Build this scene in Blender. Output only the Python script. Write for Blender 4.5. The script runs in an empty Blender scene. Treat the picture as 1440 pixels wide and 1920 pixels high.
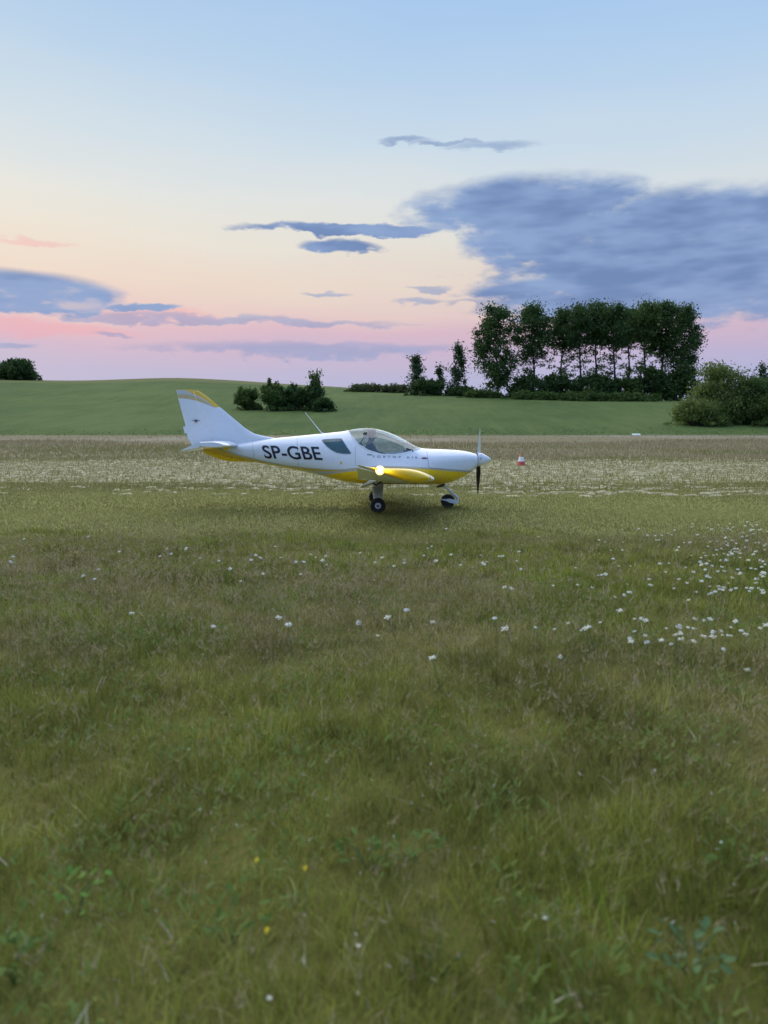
import bpy, bmesh, math, random
import numpy as np
from mathutils import Vector, Matrix

random.seed(7)
rng = np.random.default_rng(11)
R = math.radians
scene = bpy.context.scene
col = scene.collection

# ------------------------------------------------------------------ camera
EYE = 1.5
FPX = 1442.0                      # focal length in pixels of the 1440 px wide photograph
PITCH = math.atan(140.0 / FPX)    # camera looks down by this
cam_d = bpy.data.cameras.new("camera")
cam = bpy.data.objects.new("camera", cam_d)
col.objects.link(cam)
cam.location = (0, 0, EYE)
cam.rotation_euler = (math.pi / 2 - PITCH, 0, 0)
cam_d.sensor_fit = 'HORIZONTAL'
cam_d.sensor_width = 36.0
cam_d.lens = 36.0 * FPX / 1440.0
cam_d.clip_start = 0.05
cam_d.clip_end = 8000
cam_d.dof.use_dof = True
cam_d.dof.focus_distance = 16.0
cam_d.dof.aperture_fstop = 2.6
scene.camera = cam

# ------------------------------------------------------------------ view / exposure
scene.view_settings.view_transform = 'Standard'
scene.view_settings.look = 'None'
scene.view_settings.gamma = 1.0
scene.view_settings.use_curve_mapping = False
scene.render.engine = 'CYCLES'
scene.cycles.max_bounces = 4
scene.cycles.transmission_bounces = 3
scene.cycles.diffuse_bounces = 2
scene.cycles.use_adaptive_sampling = True
scene.cycles.adaptive_threshold = 0.02
scene.cycles.transparent_max_bounces = 12
scene.cycles.use_denoising = True

# ------------------------------------------------------------------ node helpers
def lin(r, g, b):
    def f(c):
        c /= 255.0
        return c / 12.92 if c <= 0.04045 else ((c + 0.055) / 1.055) ** 2.4
    return (f(r), f(g), f(b), 1.0)

class NT:
    def __init__(self, tree):
        self.t = tree
    def new(self, kind, **kw):
        n = self.t.nodes.new(kind)
        for k, v in kw.items():
            setattr(n, k, v)
        return n
    def put(self, sock, v):
        if isinstance(v, bpy.types.NodeSocket):
            self.t.links.new(v, sock)
        elif v is not None:
            sock.default_value = v
    def m(self, op, a, b=None, c=None, clamp=False):
        n = self.new('ShaderNodeMath', operation=op, use_clamp=clamp)
        for i, v in enumerate((a, b, c)):
            self.put(n.inputs[i], v)
        return n.outputs[0]
    def mixc(self, f, a, b, blend='MIX'):
        n = self.new('ShaderNodeMix', data_type='RGBA', blend_type=blend)
        self.put(n.inputs[0], f); self.put(n.inputs[6], a); self.put(n.inputs[7], b)
        return n.outputs[2]
    def maprange(self, v, a, b, c=0.0, d=1.0, smooth=False):
        n = self.new('ShaderNodeMapRange', interpolation_type='SMOOTHSTEP' if smooth else 'LINEAR')
        for i, x in enumerate((v, a, b, c, d)):
            self.put(n.inputs[i], x)
        return n.outputs[0]
    def ramp(self, f, stops, interp='LINEAR'):
        n = self.new('ShaderNodeValToRGB')
        e = n.color_ramp.elements
        n.color_ramp.interpolation = interp
        while len(e) < len(stops):
            e.new(0.5)
        for i, (p, cl) in enumerate(stops):
            e[i].position = p
            e[i].color = cl if len(cl) == 4 else (*cl, 1)
        self.put(n.inputs[0], f)
        return n.outputs[0]
    def noise(self, vec, scale, detail=3.0, rough=0.5, dist=0.0, out=0):
        n = self.new('ShaderNodeTexNoise')
        self.put(n.inputs['Vector'], vec)
        n.inputs['Scale'].default_value = scale
        n.inputs['Detail'].default_value = detail
        n.inputs['Roughness'].default_value = rough
        n.inputs['Distortion'].default_value = dist
        return n.outputs[out]
    def vmul(self, v, s):
        n = self.new('ShaderNodeVectorMath', operation='MULTIPLY')
        self.put(n.inputs[0], v); n.inputs[1].default_value = s
        return n.outputs[0]
    def sep(self, v):
        n = self.new('ShaderNodeSeparateXYZ'); self.put(n.inputs[0], v)
        return n.outputs
    def curve(self, f, pts):
        n = self.new('ShaderNodeFloatCurve')
        c = n.mapping.curves[0]
        while len(c.points) < len(pts):
            c.points.new(0.5, 0.5)
        for i, (x, y) in enumerate(pts):
            c.points[i].location = (x, y)
            c.points[i].handle_type = 'AUTO_CLAMPED'
        n.mapping.update()
        self.put(n.inputs['Value'], f)
        return n.outputs[0]

# ------------------------------------------------------------------ sky
SUN_AZ, SUN_EL = R(-48), R(2.0)     # afterglow: the sun is just down, ahead and to the left
world = bpy.data.worlds.new("World")
scene.world = world
world.use_nodes = True
wt = world.node_tree
wt.nodes.clear()
W = NT(wt)
gen = W.new('ShaderNodeTexCoord').outputs['Generated']
dx, dy, dz = W.sep(gen)
azr = W.m('ARCTAN2', dx, dy)
az = W.m('MULTIPLY', azr, 57.29578)
el = W.m('MULTIPLY', W.m('ARCSINE', dz), 57.29578)
stretched = W.vmul(gen, (1, 1, 4.0))
nz_a = W.noise(stretched, 4.0, 2.0, 0.5)                  # broad wisps
nz_b = W.noise(W.vmul(gen, (1, 1, 2.6)), 19.0, 4.0, 0.56)                # ragged edges
elw = W.m('MULTIPLY_ADD', W.m('SUBTRACT', nz_a, 0.5), 2.6, el)
stops = [(0, (178, 178, 208)), (3, (182, 182, 212)), (4.8, (190, 183, 210)), (6.2, (206, 182, 203)),
         (7.6, (221, 186, 197)), (8.7, (231, 202, 196)), (10.6, (235, 215, 199)), (13.5, (233, 225, 211)),
         (16.5, (226, 227, 222)), (20.0, (208, 221, 229)), (24.5, (186, 210, 232)), (29, (170, 200, 233)), (40, (156, 191, 235))]
grad = W.ramp(W.m('DIVIDE', elw, 40.0, clamp=True), [(e / 40.0, lin(*c)) for e, c in stops])
cosd = W.m('COSINE', W.m('SUBTRACT', azr, SUN_AZ))
near_sun = W.m('POWER', W.m('MULTIPLY_ADD', cosd, 0.5, 0.5), 3.0)
side = W.mixc(near_sun, (0.80, 0.91, 1.05, 1), (1.06, 1.03, 1.0, 1))
grad = W.mixc(W.maprange(near_sun, 0.22, 0.0, 0.0, 0.9, True), grad, lin(158, 190, 234))   # away from the sunset the low sky is plain dusk blue
grad = W.mixc(1.0, grad, side, 'MULTIPLY')
def ang(px, row):
    """direction (degrees) of a spot of sky in the photograph"""
    x, y = (px - 720) / FPX, (960 - row) / FPX
    cz = y * math.cos(PITCH) - math.sin(PITCH); cy = math.cos(PITCH) + y * math.sin(PITCH)
    return math.degrees(math.atan2(x, cy)), math.degrees(math.atan2(cz, math.hypot(x, cy)))
Aw = W.m('MULTIPLY_ADD', W.m('SUBTRACT', nz_a, 0.5), 3.5, az)
Ew = W.m('MULTIPLY_ADD', W.m('SUBTRACT', nz_b, 0.5), 1.9, el)
cmb = W.new('ShaderNodeCombineXYZ'); W.put(cmb.inputs[0], Aw); W.put(cmb.inputs[1], Ew)
AE = cmb.outputs[0]
def blobs(lst):
    """distance field (1 inside, falling outwards) of a set of flat cloud banks: px, row, half width, half height"""
    q = None
    for px, row, rx, ry in lst:
        a0, e0 = ang(px, row)
        ra = (ang(px + rx, row)[0] - ang(px - rx, row)[0]) / 2; re = (ang(px, row - ry)[1] - ang(px, row + ry)[1]) / 2
        n = W.new('ShaderNodeVectorMath', operation='MULTIPLY_ADD')
        W.put(n.inputs[0], AE); n.inputs[1].default_value = (1 / ra, 1 / re, 0); n.inputs[2].default_value = (-a0 / ra, -e0 / re, 0)
        d = W.new('ShaderNodeVectorMath', operation='DOT_PRODUCT'); W.put(d.inputs[0], n.outputs[0]); W.put(d.inputs[1], n.outputs[0])
        q = d.outputs['Value'] if q is None else W.m('MINIMUM', q, d.outputs['Value'])
    return W.m('SUBTRACT', 1.0, q)
pk = blobs([(105, 618, 170, 18), (290, 592, 130, 12), (50, 450, 85, 8)])
grad = W.mixc(W.maprange(pk, -0.6, 1.0, 0.0, 0.36, True), grad, lin(243, 160, 167))
dense = blobs([(1010, 392, 265, 72), (1250, 430, 330, 84), (1190, 496, 340, 74), (1450, 480, 350, 140), (1190, 562, 340, 42), (1010, 462, 175, 58), (1030, 545, 175, 26),
               (650, 430, 215, 13), (635, 464, 72, 17), (30, 546, 200, 44), (272, 578, 88, 11), (-20, 562, 250, 24)])
faint = blobs([(925, 277, 110, 15), (775, 263, 56, 9), (850, 269, 95, 7), (785, 567, 58, 9), (800, 543, 50, 6), (618, 553, 48, 6),
               (930, 567, 120, 8), (600, 657, 380, 17), (10, 649, 60, 11), (222, 631, 44, 7), (400, 600, 420, 10)])
# the same kind of cloud goes on around the rest of the sky
allround = W.m('MULTIPLY_ADD', W.m('SUBTRACT', W.noise(W.vmul(gen, (1, 1, 3.0)), 2.3, 2.0), 0.56), 5.0, 1.0)
outside = W.maprange(W.m('ABSOLUTE', az), 33, 42, 0.0, 1.0, True)
band = W.maprange(el, 24, 14, 0.0, 1.0, True)
allround = W.m('SUBTRACT', W.m('MULTIPLY', W.m('MULTIPLY', allround, outside), band), 1.0)
dense = W.m('MAXIMUM', dense, allround)
jag = W.m('MULTIPLY', W.m('SUBTRACT', nz_b, 0.5), 2.0)
m1 = W.maprange(W.m('ADD', dense, jag), -0.16, 0.60, 0.0, 1.0, True)
m2 = W.maprange(W.m('ADD', faint, jag), -0.10, 0.9, 0.0, 0.62, True)
cmask = W.m('MAXIMUM', m1, m2)
inner = W.noise(stretched, 7.0, 3.0, 0.6)
ccol = W.mixc(W.maprange(inner, 0.36, 0.64, 0.0, 1.0, True), lin(108, 134, 181), lin(138, 163, 205))
ccol = W.mixc(W.maprange(el, 11.0, 6.0, 0.0, 0.6, True), ccol, lin(150, 164, 206))
thin = W.maprange(W.m('MULTIPLY_ADD', nz_b, 0.45, inner), 1.03, 0.86, 0.52, 0.98, True)
skyc = W.mixc(W.m('MULTIPLY', cmask, thin), grad, ccol)
nish = W.new('ShaderNodeTexSky', sky_type='NISHITA', sun_disc=False)
nish.sun_elevation = SUN_EL
nish.sun_rotation = SUN_AZ
nish.ozone_density = 2.0
EXPO = 0.6
scene.view_settings.exposure = EXPO
bg1 = W.new('ShaderNodeBackground'); W.put(bg1.inputs[0], nish.outputs[0]); bg1.inputs[1].default_value = 0.008
bg2 = W.new('ShaderNodeBackground'); W.put(bg2.inputs[0], skyc); bg2.inputs[1].default_value = 1.0 / 2 ** EXPO
ad = W.new('ShaderNodeAddShader')
wt.links.new(bg1.outputs[0], ad.inputs[0]); wt.links.new(bg2.outputs[0], ad.inputs[1])
wo = W.new('ShaderNodeOutputWorld')
wt.links.new(ad.outputs[0], wo.inputs[0])

# ------------------------------------------------------------------ sun (soft afterglow)
sd = bpy.data.lights.new("sun", 'SUN')
sd.energy = 2.0
sd.angle = R(115)
sd.color = (1.0, 0.93, 0.86)
sun = bpy.data.objects.new("sun", sd)
col.objects.link(sun)
SL_EL = R(42)
SL_AZ = R(-30)
dvec = Vector((math.sin(SL_AZ) * math.cos(SL_EL), math.cos(SL_AZ) * math.cos(SL_EL), math.sin(SL_EL)))
sun.rotation_euler = dvec.to_track_quat('Z', 'Y').to_euler()

# ------------------------------------------------------------------ materials
MATS = {}
def material(name):
    m = bpy.data.materials.new(name)
    m.use_nodes = True
    m.node_tree.nodes.clear()
    t = NT(m.node_tree)
    out = t.new('ShaderNodeOutputMaterial')
    MATS[name] = m
    return m, t, out

def paint(name, color, rough=0.4, metal=0.0, coat=0.0, var=0.06, scale=9.0, emit=None, spec=0.5):
    m, t, out = material(name)
    p = t.new('ShaderNodeBsdfPrincipled')
    oc = t.new('ShaderNodeTexCoord').outputs['Object']
    nz = t.noise(oc, scale, 4.0)
    c = t.mixc(nz, tuple(x * (1 - var) for x in color[:3]) + (1,), tuple(min(1, x * (1 + var)) for x in color[:3]) + (1,))
    t.put(p.inputs['Base Color'], c)
    t.put(p.inputs['Roughness'], t.maprange(nz, 0.2, 0.8, max(0.02, rough - 0.06), rough + 0.06))
    p.inputs['Metallic'].default_value = metal
    p.inputs['Coat Weight'].default_value = coat
    p.inputs['Coat Roughness'].default_value = 0.08
    p.inputs['Specular IOR Level'].default_value = spec
    if emit:
        p.inputs['Emission Color'].default_value = (*emit[:3], 1)
        p.inputs['Emission Strength'].default_value = emit[3]
    m.node_tree.links.new(p.outputs[0], out.inputs[0])
    return m

WHITE = (0.80, 0.83, 0.89)
YELLOW = (0.98, 0.62, 0.012)
GREY = (0.50, 0.53, 0.52)
paint('white_paint', WHITE, 0.28, coat=0.6, var=0.03)
paint('wing_paint', (0.82, 0.83, 0.82), 0.5, var=0.03, spec=0.3)
paint('yellow_paint', YELLOW, 0.28, coat=0.6, var=0.04)
paint('dark_cloth', (0.016, 0.018, 0.024), 0.85)
paint('black_rubber', (0.012, 0.012, 0.013), 0.75)
paint('black_plastic', (0.02, 0.02, 0.022), 0.45)
paint('lettering', (0.010, 0.008, 0.02), 0.35)
paint('soft_lettering', (0.16, 0.17, 0.22), 0.4)
paint('rim_metal', (0.62, 0.63, 0.65), 0.35, metal=0.6)
paint('leg_white', (0.66, 0.68, 0.70), 0.4, coat=0.2)
paint('leg_composite', (0.52, 0.51, 0.48), 0.5)
paint('interior', (0.42, 0.47, 0.50), 0.7)
paint('seat_cloth', (0.05, 0.055, 0.065), 0.85)
paint('skin', (0.52, 0.30, 0.22), 0.55)
paint('hair', (0.022, 0.016, 0.012), 0.7)
paint('exhaust', (0.10, 0.08, 0.07), 0.5, metal=0.8)
paint('sticker', (0.75, 0.45, 0.05), 0.5)
paint('gold', (0.55, 0.38, 0.10), 0.4)
paint('gap_line', (0.22, 0.26, 0.32), 0.6)
paint('cone_red', (0.50, 0.085, 0.07), 0.6)
paint('cone_orange', (0.42, 0.22, 0.10), 0.6)
paint('cone_white', (0.80, 0.80, 0.82), 0.5)
paint('prop_white', (0.80, 0.80, 0.70), 0.35, coat=0.3)
paint('prop_black', (0.012, 0.011, 0.010), 0.5)
paint('decal_purple', (0.18, 0.09, 0.14), 0.45)
paint('lamp', (1, 1, 1), 0.2, emit=(1.0, 0.93, 0.70, 2.2))
paint('lamp_halo', (0.8, 0.7, 0.4), 0.4, emit=(1.0, 0.78, 0.28, 0.75))  # weak warm emission imitates the glow fading around the wing tip light
paint('petal', (0.84, 0.86, 0.80), 0.7)
paint('flower_eye', (0.80, 0.66, 0.30), 0.7)
paint('petal_yellow', (0.85, 0.66, 0.02), 0.6)
paint('stem', (0.09, 0.15, 0.04), 0.7)
paint('board_white', (0.80, 0.84, 0.80), 0.55)

def glass(name, tint, gloss=0.10):
    m, t, out = material(name)
    tr = t.new('ShaderNodeBsdfTransparent'); tr.inputs[0].default_value = tint
    gl = t.new('ShaderNodeBsdfGlossy'); gl.inputs['Roughness'].default_value = 0.04
    gl.inputs[0].default_value = (0.95, 0.98, 1, 1)
    lw = t.new('ShaderNodeLayerWeight'); lw.inputs[0].default_value = 0.16
    f = t.m('MULTIPLY_ADD', lw.outputs['Fresnel'], 0.55, gloss, clamp=True)
    mx = t.new('ShaderNodeMixShader')
    t.put(mx.inputs[0], f)
    m.node_tree.links.new(tr.outputs[0], mx.inputs[1]); m.node_tree.links.new(gl.outputs[0], mx.inputs[2])
    m.node_tree.links.new(mx.outputs[0], out.inputs[0])
    return m
glass('canopy_glass', (0.78, 0.92, 0.96, 1), 0.12)
paint('window_glass', (0.030, 0.085, 0.095), 0.06, coat=0.6, var=0.75, scale=4.0)

def foliage(name, c1, c2, trans=0.35, tint_attr=False):
    m, t, out = material(name)
    if tint_attr:
        c = t.new('ShaderNodeAttribute', attribute_name='tint').outputs['Color']
    else:
        geo = t.new('ShaderNodeNewGeometry')
        rnd = geo.outputs['Random Per Island']
        nz = t.noise(geo.outputs['Position'], 0.55, 3.0)
        c = t.mixc(t.m('MULTIPLY_ADD', rnd, 0.5, t.m('MULTIPLY', nz, 0.5)), (*c1, 1), (*c2, 1))
    d = t.new('ShaderNodeBsdfPrincipled'); t.put(d.inputs['Base Color'], c)
    d.inputs['Roughness'].default_value = 0.7
    d.inputs['Specular IOR Level'].default_value = 0.2
    tr = t.new('ShaderNodeBsdfTranslucent'); t.put(tr.inputs[0], c)
    mx = t.new('ShaderNodeMixShader'); mx.inputs[0].default_value = trans
    m.node_tree.links.new(d.outputs[0], mx.inputs[1]); m.node_tree.links.new(tr.outputs[0], mx.inputs[2])
    m.node_tree.links.new(mx.outputs[0], out.inputs[0])
    return m
foliage('blade', None, None, 0.35, True)
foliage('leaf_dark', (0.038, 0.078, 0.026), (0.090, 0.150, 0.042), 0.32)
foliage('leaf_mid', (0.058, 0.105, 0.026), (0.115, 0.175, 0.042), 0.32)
foliage('leaf_willow', (0.125, 0.180, 0.048), (0.205, 0.260, 0.070), 0.38)
foliage('leaf_olive', (0.090, 0.115, 0.040), (0.135, 0.150, 0.058), 0.30)
foliage('leaf_conifer', (0.035, 0.080, 0.034), (0.070, 0.120, 0.046), 0.2)
foliage('leaf_fresh', (0.12, 0.26, 0.04), (0.20, 0.36, 0.06), 0.35)
foliage('leaf_blue', (0.080, 0.150, 0.055), (0.135, 0.220, 0.085), 0.30)
foliage('leaf_herb', (0.090, 0.155, 0.030), (0.150, 0.225, 0.045), 0.35)
foliage('leaf_moss', (0.11, 0.14, 0.015), (0.17, 0.20, 0.02), 0.35)
paint('bark', (0.075, 0.062, 0.052), 0.9, var=0.3, scale=3.0)

# ------------------------------------------------------------------ object helpers
def tag(o, label=None, cat=None, group=None, kind=None):
    if label: o['label'] = label
    if cat: o['category'] = cat
    if group: o['group'] = group
    if kind: o['kind'] = kind
    return o
def empty(name, loc=(0, 0, 0), rz=0.0):
    o = bpy.data.objects.new(name, None)
    o.empty_display_size = 0.2
    o.location = loc; o.rotation_euler = (0, 0, rz)
    col.objects.link(o)
    return o
def link(name, me, mats, parent=None, loc=None):
    o = bpy.data.objects.new(name, me)
    if not me.materials:
        for m in (mats if isinstance(mats, (list, tuple)) else [mats]):
            me.materials.append(MATS[m])
    o.parent = parent
    if loc is not None: o.location = loc
    col.objects.link(o)
    return o

class MB:
    def __init__(self):
        self.v, self.f, self.mi = [], [], []
    def add(self, vs, fs, mi=0):
        b = len(self.v)
        self.v += [tuple(v) for v in vs]
        self.f += [tuple(i + b for i in f) for f in fs]
        self.mi += [mi] * len(fs)
    def box(self, c, s, mi=0, rot=None):
        vs = []
        for x in (-1, 1):
            for y in (-1, 1):
                for z in (-1, 1):
                    p = Vector((x * s[0] / 2, y * s[1] / 2, z * s[2] / 2))
                    if rot: p = rot @ p
                    vs.append(p + Vector(c))
        self.add(vs, [(0, 1, 3, 2), (4, 6, 7, 5), (0, 4, 5, 1), (2, 3, 7, 6), (0, 2, 6, 4), (1, 5, 7, 3)], mi)
    def tube(self, pts, rad, n=8, mi=0, squash=None, cap=True):
        pts = [Vector(p) for p in pts]
        if not isinstance(rad, (list, tuple)): rad = [rad] * len(pts)
        vs, fs = [], []
        for i, p in enumerate(pts):
            d = (pts[min(i + 1, len(pts) - 1)] - pts[max(i - 1, 0)]).normalized()
            a = d.cross(Vector((0, 0, 1)))
            if a.length < 0.05: a = d.cross(Vector((1, 0, 0)))
            a.normalize(); b = a.cross(d)
            for k in range(n):
                t = 2 * math.pi * k / n
                ra = rad[i] * (squash if squash else 1)
                vs.append(p + a * (math.cos(t) * ra) + b * (math.sin(t) * rad[i]))
        for i in range(len(pts) - 1):
            for k in range(n):
                k2 = (k + 1) % n
                fs.append((i * n + k, i * n + k2, (i + 1) * n + k2, (i + 1) * n + k))
        if cap:
            fs.append(tuple(range(n))[::-1]); fs.append(tuple((len(pts) - 1) * n + k for k in range(n)))
        self.add(vs, fs, mi)
    def lathe(self, prof, axis, origin, n=24, mi=0, caps=True):
        """prof: (distance along axis, radius); axis 'x','y' or 'z'"""
        vs, fs = [], []
        for a, r in prof:
            for k in range(n):
                t = 2 * math.pi * k / n
                u, w = math.cos(t) * r, math.sin(t) * r
                p = {'x': (a, u, w), 'y': (u, a, w), 'z': (u, w, a)}[axis]
                vs.append((p[0] + origin[0], p[1] + origin[1], p[2] + origin[2]))
        for i in range(len(prof) - 1):
            for k in range(n):
                k2 = (k + 1) % n
                fs.append((i * n + k, i * n + k2, (i + 1) * n + k2, (i + 1) * n + k))
        if caps:
            fs.append(tuple(range(n))); fs.append(tuple((len(prof) - 1) * n + k for k in range(n)))
        self.add(vs, fs, mi)
    def grid(self, rows, mi=0, closed=False, cap=False):
        m = len(rows[0]); vs = [p for r in rows for p in r]; fs = []
        for i in range(len(rows) - 1):
            for k in range(m if closed else m - 1):
                k2 = (k + 1) % m
                fs.append((i * m + k, i * m + k2, (i + 1) * m + k2, (i + 1) * m + k))
        if cap:
            fs.append(tuple(range(m))); fs.append(tuple((len(rows) - 1) * m + k for k in range(m)))
        self.add(vs, fs, mi)
    def mesh(self, name, smooth=True, autosmooth=None, weld=0.0):
        me = bpy.data.meshes.new(name)
        me.from_pydata(self.v, [], self.f)
        me.polygons.foreach_set('material_index', self.mi)
        bm = bmesh.new(); bm.from_mesh(me)
        if weld: bmesh.ops.remove_doubles(bm, verts=bm.verts, dist=weld)
        bmesh.ops.dissolve_degenerate(bm, edges=bm.edges, dist=1e-6)
        bmesh.ops.recalc_face_normals(bm, faces=bm.faces)
        if autosmooth is not None:
            for e in bm.edges:
                if len(e.link_faces) == 2 and e.calc_face_angle(0) > R(autosmooth): e.smooth = False
        for f in bm.faces: f.smooth = smooth
        bm.to_mesh(me); bm.free()
        return me
    def build(self, name, mats, parent=None, smooth=True, autosmooth=38, weld=0.0, loc=None):
        return link(name, self.mesh(name, smooth, autosmooth, weld), mats, parent, loc)

# ------------------------------------------------------------------ terrain
def smooth_table(xs, ys, lo, hi, n=400, sig=10):
    gx = np.linspace(lo, hi, n); gy = np.interp(gx, xs, ys)
    k = np.exp(-0.5 * (np.arange(-3 * sig, 3 * sig + 1) / sig) ** 2); k /= k.sum()
    pad = np.concatenate([np.full(3 * sig, gy[0]), gy, np.full(3 * sig, gy[-1])])
    return gx, np.convolve(pad, k, 'valid')
# height of the skyline (rows above eye level, per focal length) and its distance, against bearing
SKY_T = smooth_table([-900, 0, 150, 330, 430, 560, 640, 760, 900, 1100, 1440, 2400],
                     [700, 713, 716, 709.5, 714, 723, 727, 736, 744, 751, 752, 745], -900, 2400, 800, 7)
RID_T = smooth_table([-900, 0, 450, 640, 760, 900, 1100, 1440, 2400], [260, 250, 262, 240, 200, 172, 165, 165, 170], -900, 2400)
EDGE_Y = 88.0
class VNoise:
    def __init__(self, seed, cell):
        self.g = np.random.default_rng(seed).random((64, 64)); self.c = cell
    def __call__(self, x, y):
        u, v = np.asarray(x) / self.c, np.asarray(y) / self.c
        i, j = np.floor(u).astype(int), np.floor(v).astype(int)
        fu, fv = u - i, v - j
        fu = fu * fu * (3 - 2 * fu); fv = fv * fv * (3 - 2 * fv)
        g = self.g
        a, b = g[i % 64, j % 64], g[(i + 1) % 64, j % 64]
        c, d = g[i % 64, (j + 1) % 64], g[(i + 1) % 64, (j + 1) % 64]
        return (a * (1 - fu) + b * fu) * (1 - fv) + (c * (1 - fu) + d * fu) * fv
n1, n2, n3, n4 = VNoise(1, 1.1), VNoise(2, 3.4), VNoise(3, 0.45), VNoise(4, 9.0)
def ground(x, y):
    x = np.asarray(x, float); y = np.asarray(y, float)
    ys = np.maximum(y, 1.0)
    zc = EYE + EDGE_Y * 4.0 / FPX
    t = np.clip((ys - 24) / (EDGE_Y - 24), 0, 1)
    z_near = zc * t ** 1.7
    px = np.clip(720 + FPX * x / ys, -890, 2390)
    rs = np.interp(px, *SKY_T); yr = np.interp(px, *RID_T)
    tt = np.clip((ys - EDGE_Y) / (yr - EDGE_Y), 0, 1)
    row = 816 - (816 - rs) * (1 - (1 - tt) ** 2.2)
    yy = np.minimum(ys, yr)
    z_hill = EYE + yy * (820 - row) / FPX
    z_hill = z_hill - np.maximum(ys - yr, 0) * 0.03
    z = np.where(ys < EDGE_Y, z_near, np.maximum(z_hill, 0.0))
    bump = (n2(x, y) - 0.5) * 0.05 * np.clip((11.0 - y) / 3.0, 0, 1)
    return z + bump
def gz(x, y): return float(ground(x, y))

ys = np.unique(np.concatenate([np.linspace(-40, 0, 9), np.linspace(0, 45, 130), np.linspace(45, 120, 90), np.linspace(120, 300, 110), np.geomspace(300, 4500, 22)]))
us = np.linspace(-1, 1, 181)
rows_v = []
xs_all = np.sign(us) * (np.abs(us) * 130 + np.abs(us) ** 5 * 3800)
X, Y = np.meshgrid(xs_all, ys)
Z = ground(X, Y)
nv = X.size
me = bpy.data.meshes.new('ground')
me.vertices.add(nv)
me.vertices.foreach_set('co', np.stack([X, Y, Z], -1).astype(np.float32).ravel())
ny, nx = X.shape
ii = np.arange(nv).reshape(ny, nx)
q = np.stack([ii[:-1, :-1], ii[:-1, 1:], ii[1:, 1:], ii[1:, :-1]], -1).reshape(-1, 4)
me.loops.add(q.size); me.loops.foreach_set('vertex_index', q.ravel())
me.polygons.add(len(q)); me.polygons.foreach_set('loop_start', np.arange(len(q)) * 4)
me.polygons.foreach_set('use_smooth', np.ones(len(q), bool))
me.update(); me.validate()
m, t, out = material('field_soil')
oc = t.new('ShaderNodeNewGeometry').outputs['Position']
gx_, gy_, gz_ = t.sep(oc)
wob = t.m('MULTIPLY', t.m('SUBTRACT', t.noise(t.vmul(oc, (0.12, 0.22, 0)), 1.0, 5.0, 0.6), 0.5), 9.0)
wy = t.m('ADD', gy_, t.m('MULTIPLY', wob, t.maprange(gy_, 8, 40, 0.25, 1.6)))
fine = t.noise(t.vmul(oc, (1.0, 1.0, 0)), 3.0, 5.0, 0.65)
fleck = t.noise(t.vmul(oc, (0.8, 2.4, 0)), 2.0, 4.0, 0.7)
broad = t.noise(t.vmul(oc, (0.035, 0.05, 0)), 1.0, 4.0, 0.55)
c = t.mixc(fine, (0.100, 0.098, 0.020, 1), (0.165, 0.150, 0.045, 1))                      # meadow floor
mown = t.mixc(fine, (0.195, 0.200, 0.050, 1), (0.285, 0.278, 0.090, 1))
c = t.mixc(t.maprange(wy, 11.2, 12.2, 0, 1, True), c, mown)
hay = t.mixc(t.maprange(fleck, 0.42, 0.66, 0, 1, True), (0.24, 0.225, 0.095, 1), (0.46, 0.42, 0.26, 1))
c = t.mixc(t.maprange(wy, 21.5, 29, 0, 1, True), c, hay)
brown = t.mixc(broad, (0.195, 0.168, 0.092, 1), (0.265, 0.228, 0.135, 1))
c = t.mixc(t.maprange(wy, 41, 45, 0, 1, True), c, brown)
sand = t.mixc(fleck, (0.25, 0.22, 0.16, 1), (0.36, 0.32, 0.25, 1))
c = t.mixc(t.m('MULTIPLY', t.maprange(wy, 70, 76, 0, 1, True), t.maprange(broad, 0.47, 0.62, 0.0, 0.75, True)), c, sand)
stripe = t.noise(t.vmul(oc, (0.02, 0.22, 0)), 1.0, 3.0, 0.6)
crop = t.mixc(t.m('MULTIPLY_ADD', stripe, 0.6, t.m('MULTIPLY', fine, 0.4)), (0.056, 0.096, 0.028, 1), (0.090, 0.135, 0.040, 1))
crop = t.mixc(t.maprange(t.noise(t.vmul(oc, (0.006, 0.03, 0)), 1.0, 4.0, 0.6), 0.35, 0.65, 0, 0.6, True), crop, (0.058, 0.102, 0.032, 1))
tuft = t.m('MULTIPLY_ADD', t.noise(t.vmul(oc, (0.03, 0.022, 0)), 1.0, 3.0, 0.6), 0.6, t.m('MULTIPLY', t.noise(t.vmul(oc, (0.40, 0.07, 0)), 1.0, 4.0, 0.8), 0.4))
crop = t.mixc(t.maprange(tuft, 0.40, 0.58, 0, 0.9), crop, (0.118, 0.160, 0.050, 1))
c = t.mixc(t.maprange(t.m('ADD', gy_, t.m('MULTIPLY', wob, 0.25)), EDGE_Y - 1.0, EDGE_Y + 1.0, 0, 1, True), c, crop)
olive = t.mixc(fine, (0.120, 0.135, 0.045, 1), (0.155, 0.165, 0.060, 1))
c = t.mixc(t.maprange(gy_, 208, 214, 0, 1, True), c, olive)
d = t.new('ShaderNodeBsdfPrincipled'); t.put(d.inputs['Base Color'], c)
d.inputs['Roughness'].default_value = 0.95; d.inputs['Specular IOR Level'].default_value = 0.05
bp = t.new('ShaderNodeBump'); bp.inputs['Strength'].default_value = 0.5; bp.inputs['Distance'].default_value = 0.08
t.put(bp.inputs['Height'], fine); t.put(d.inputs['Normal'], bp.outputs[0])
m.node_tree.links.new(d.outputs[0], out.inputs[0])
go = link('ground', me, 'field_soil')
tag(go, 'gently rising airfield ground running up to the green hill', kind='structure')

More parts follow.
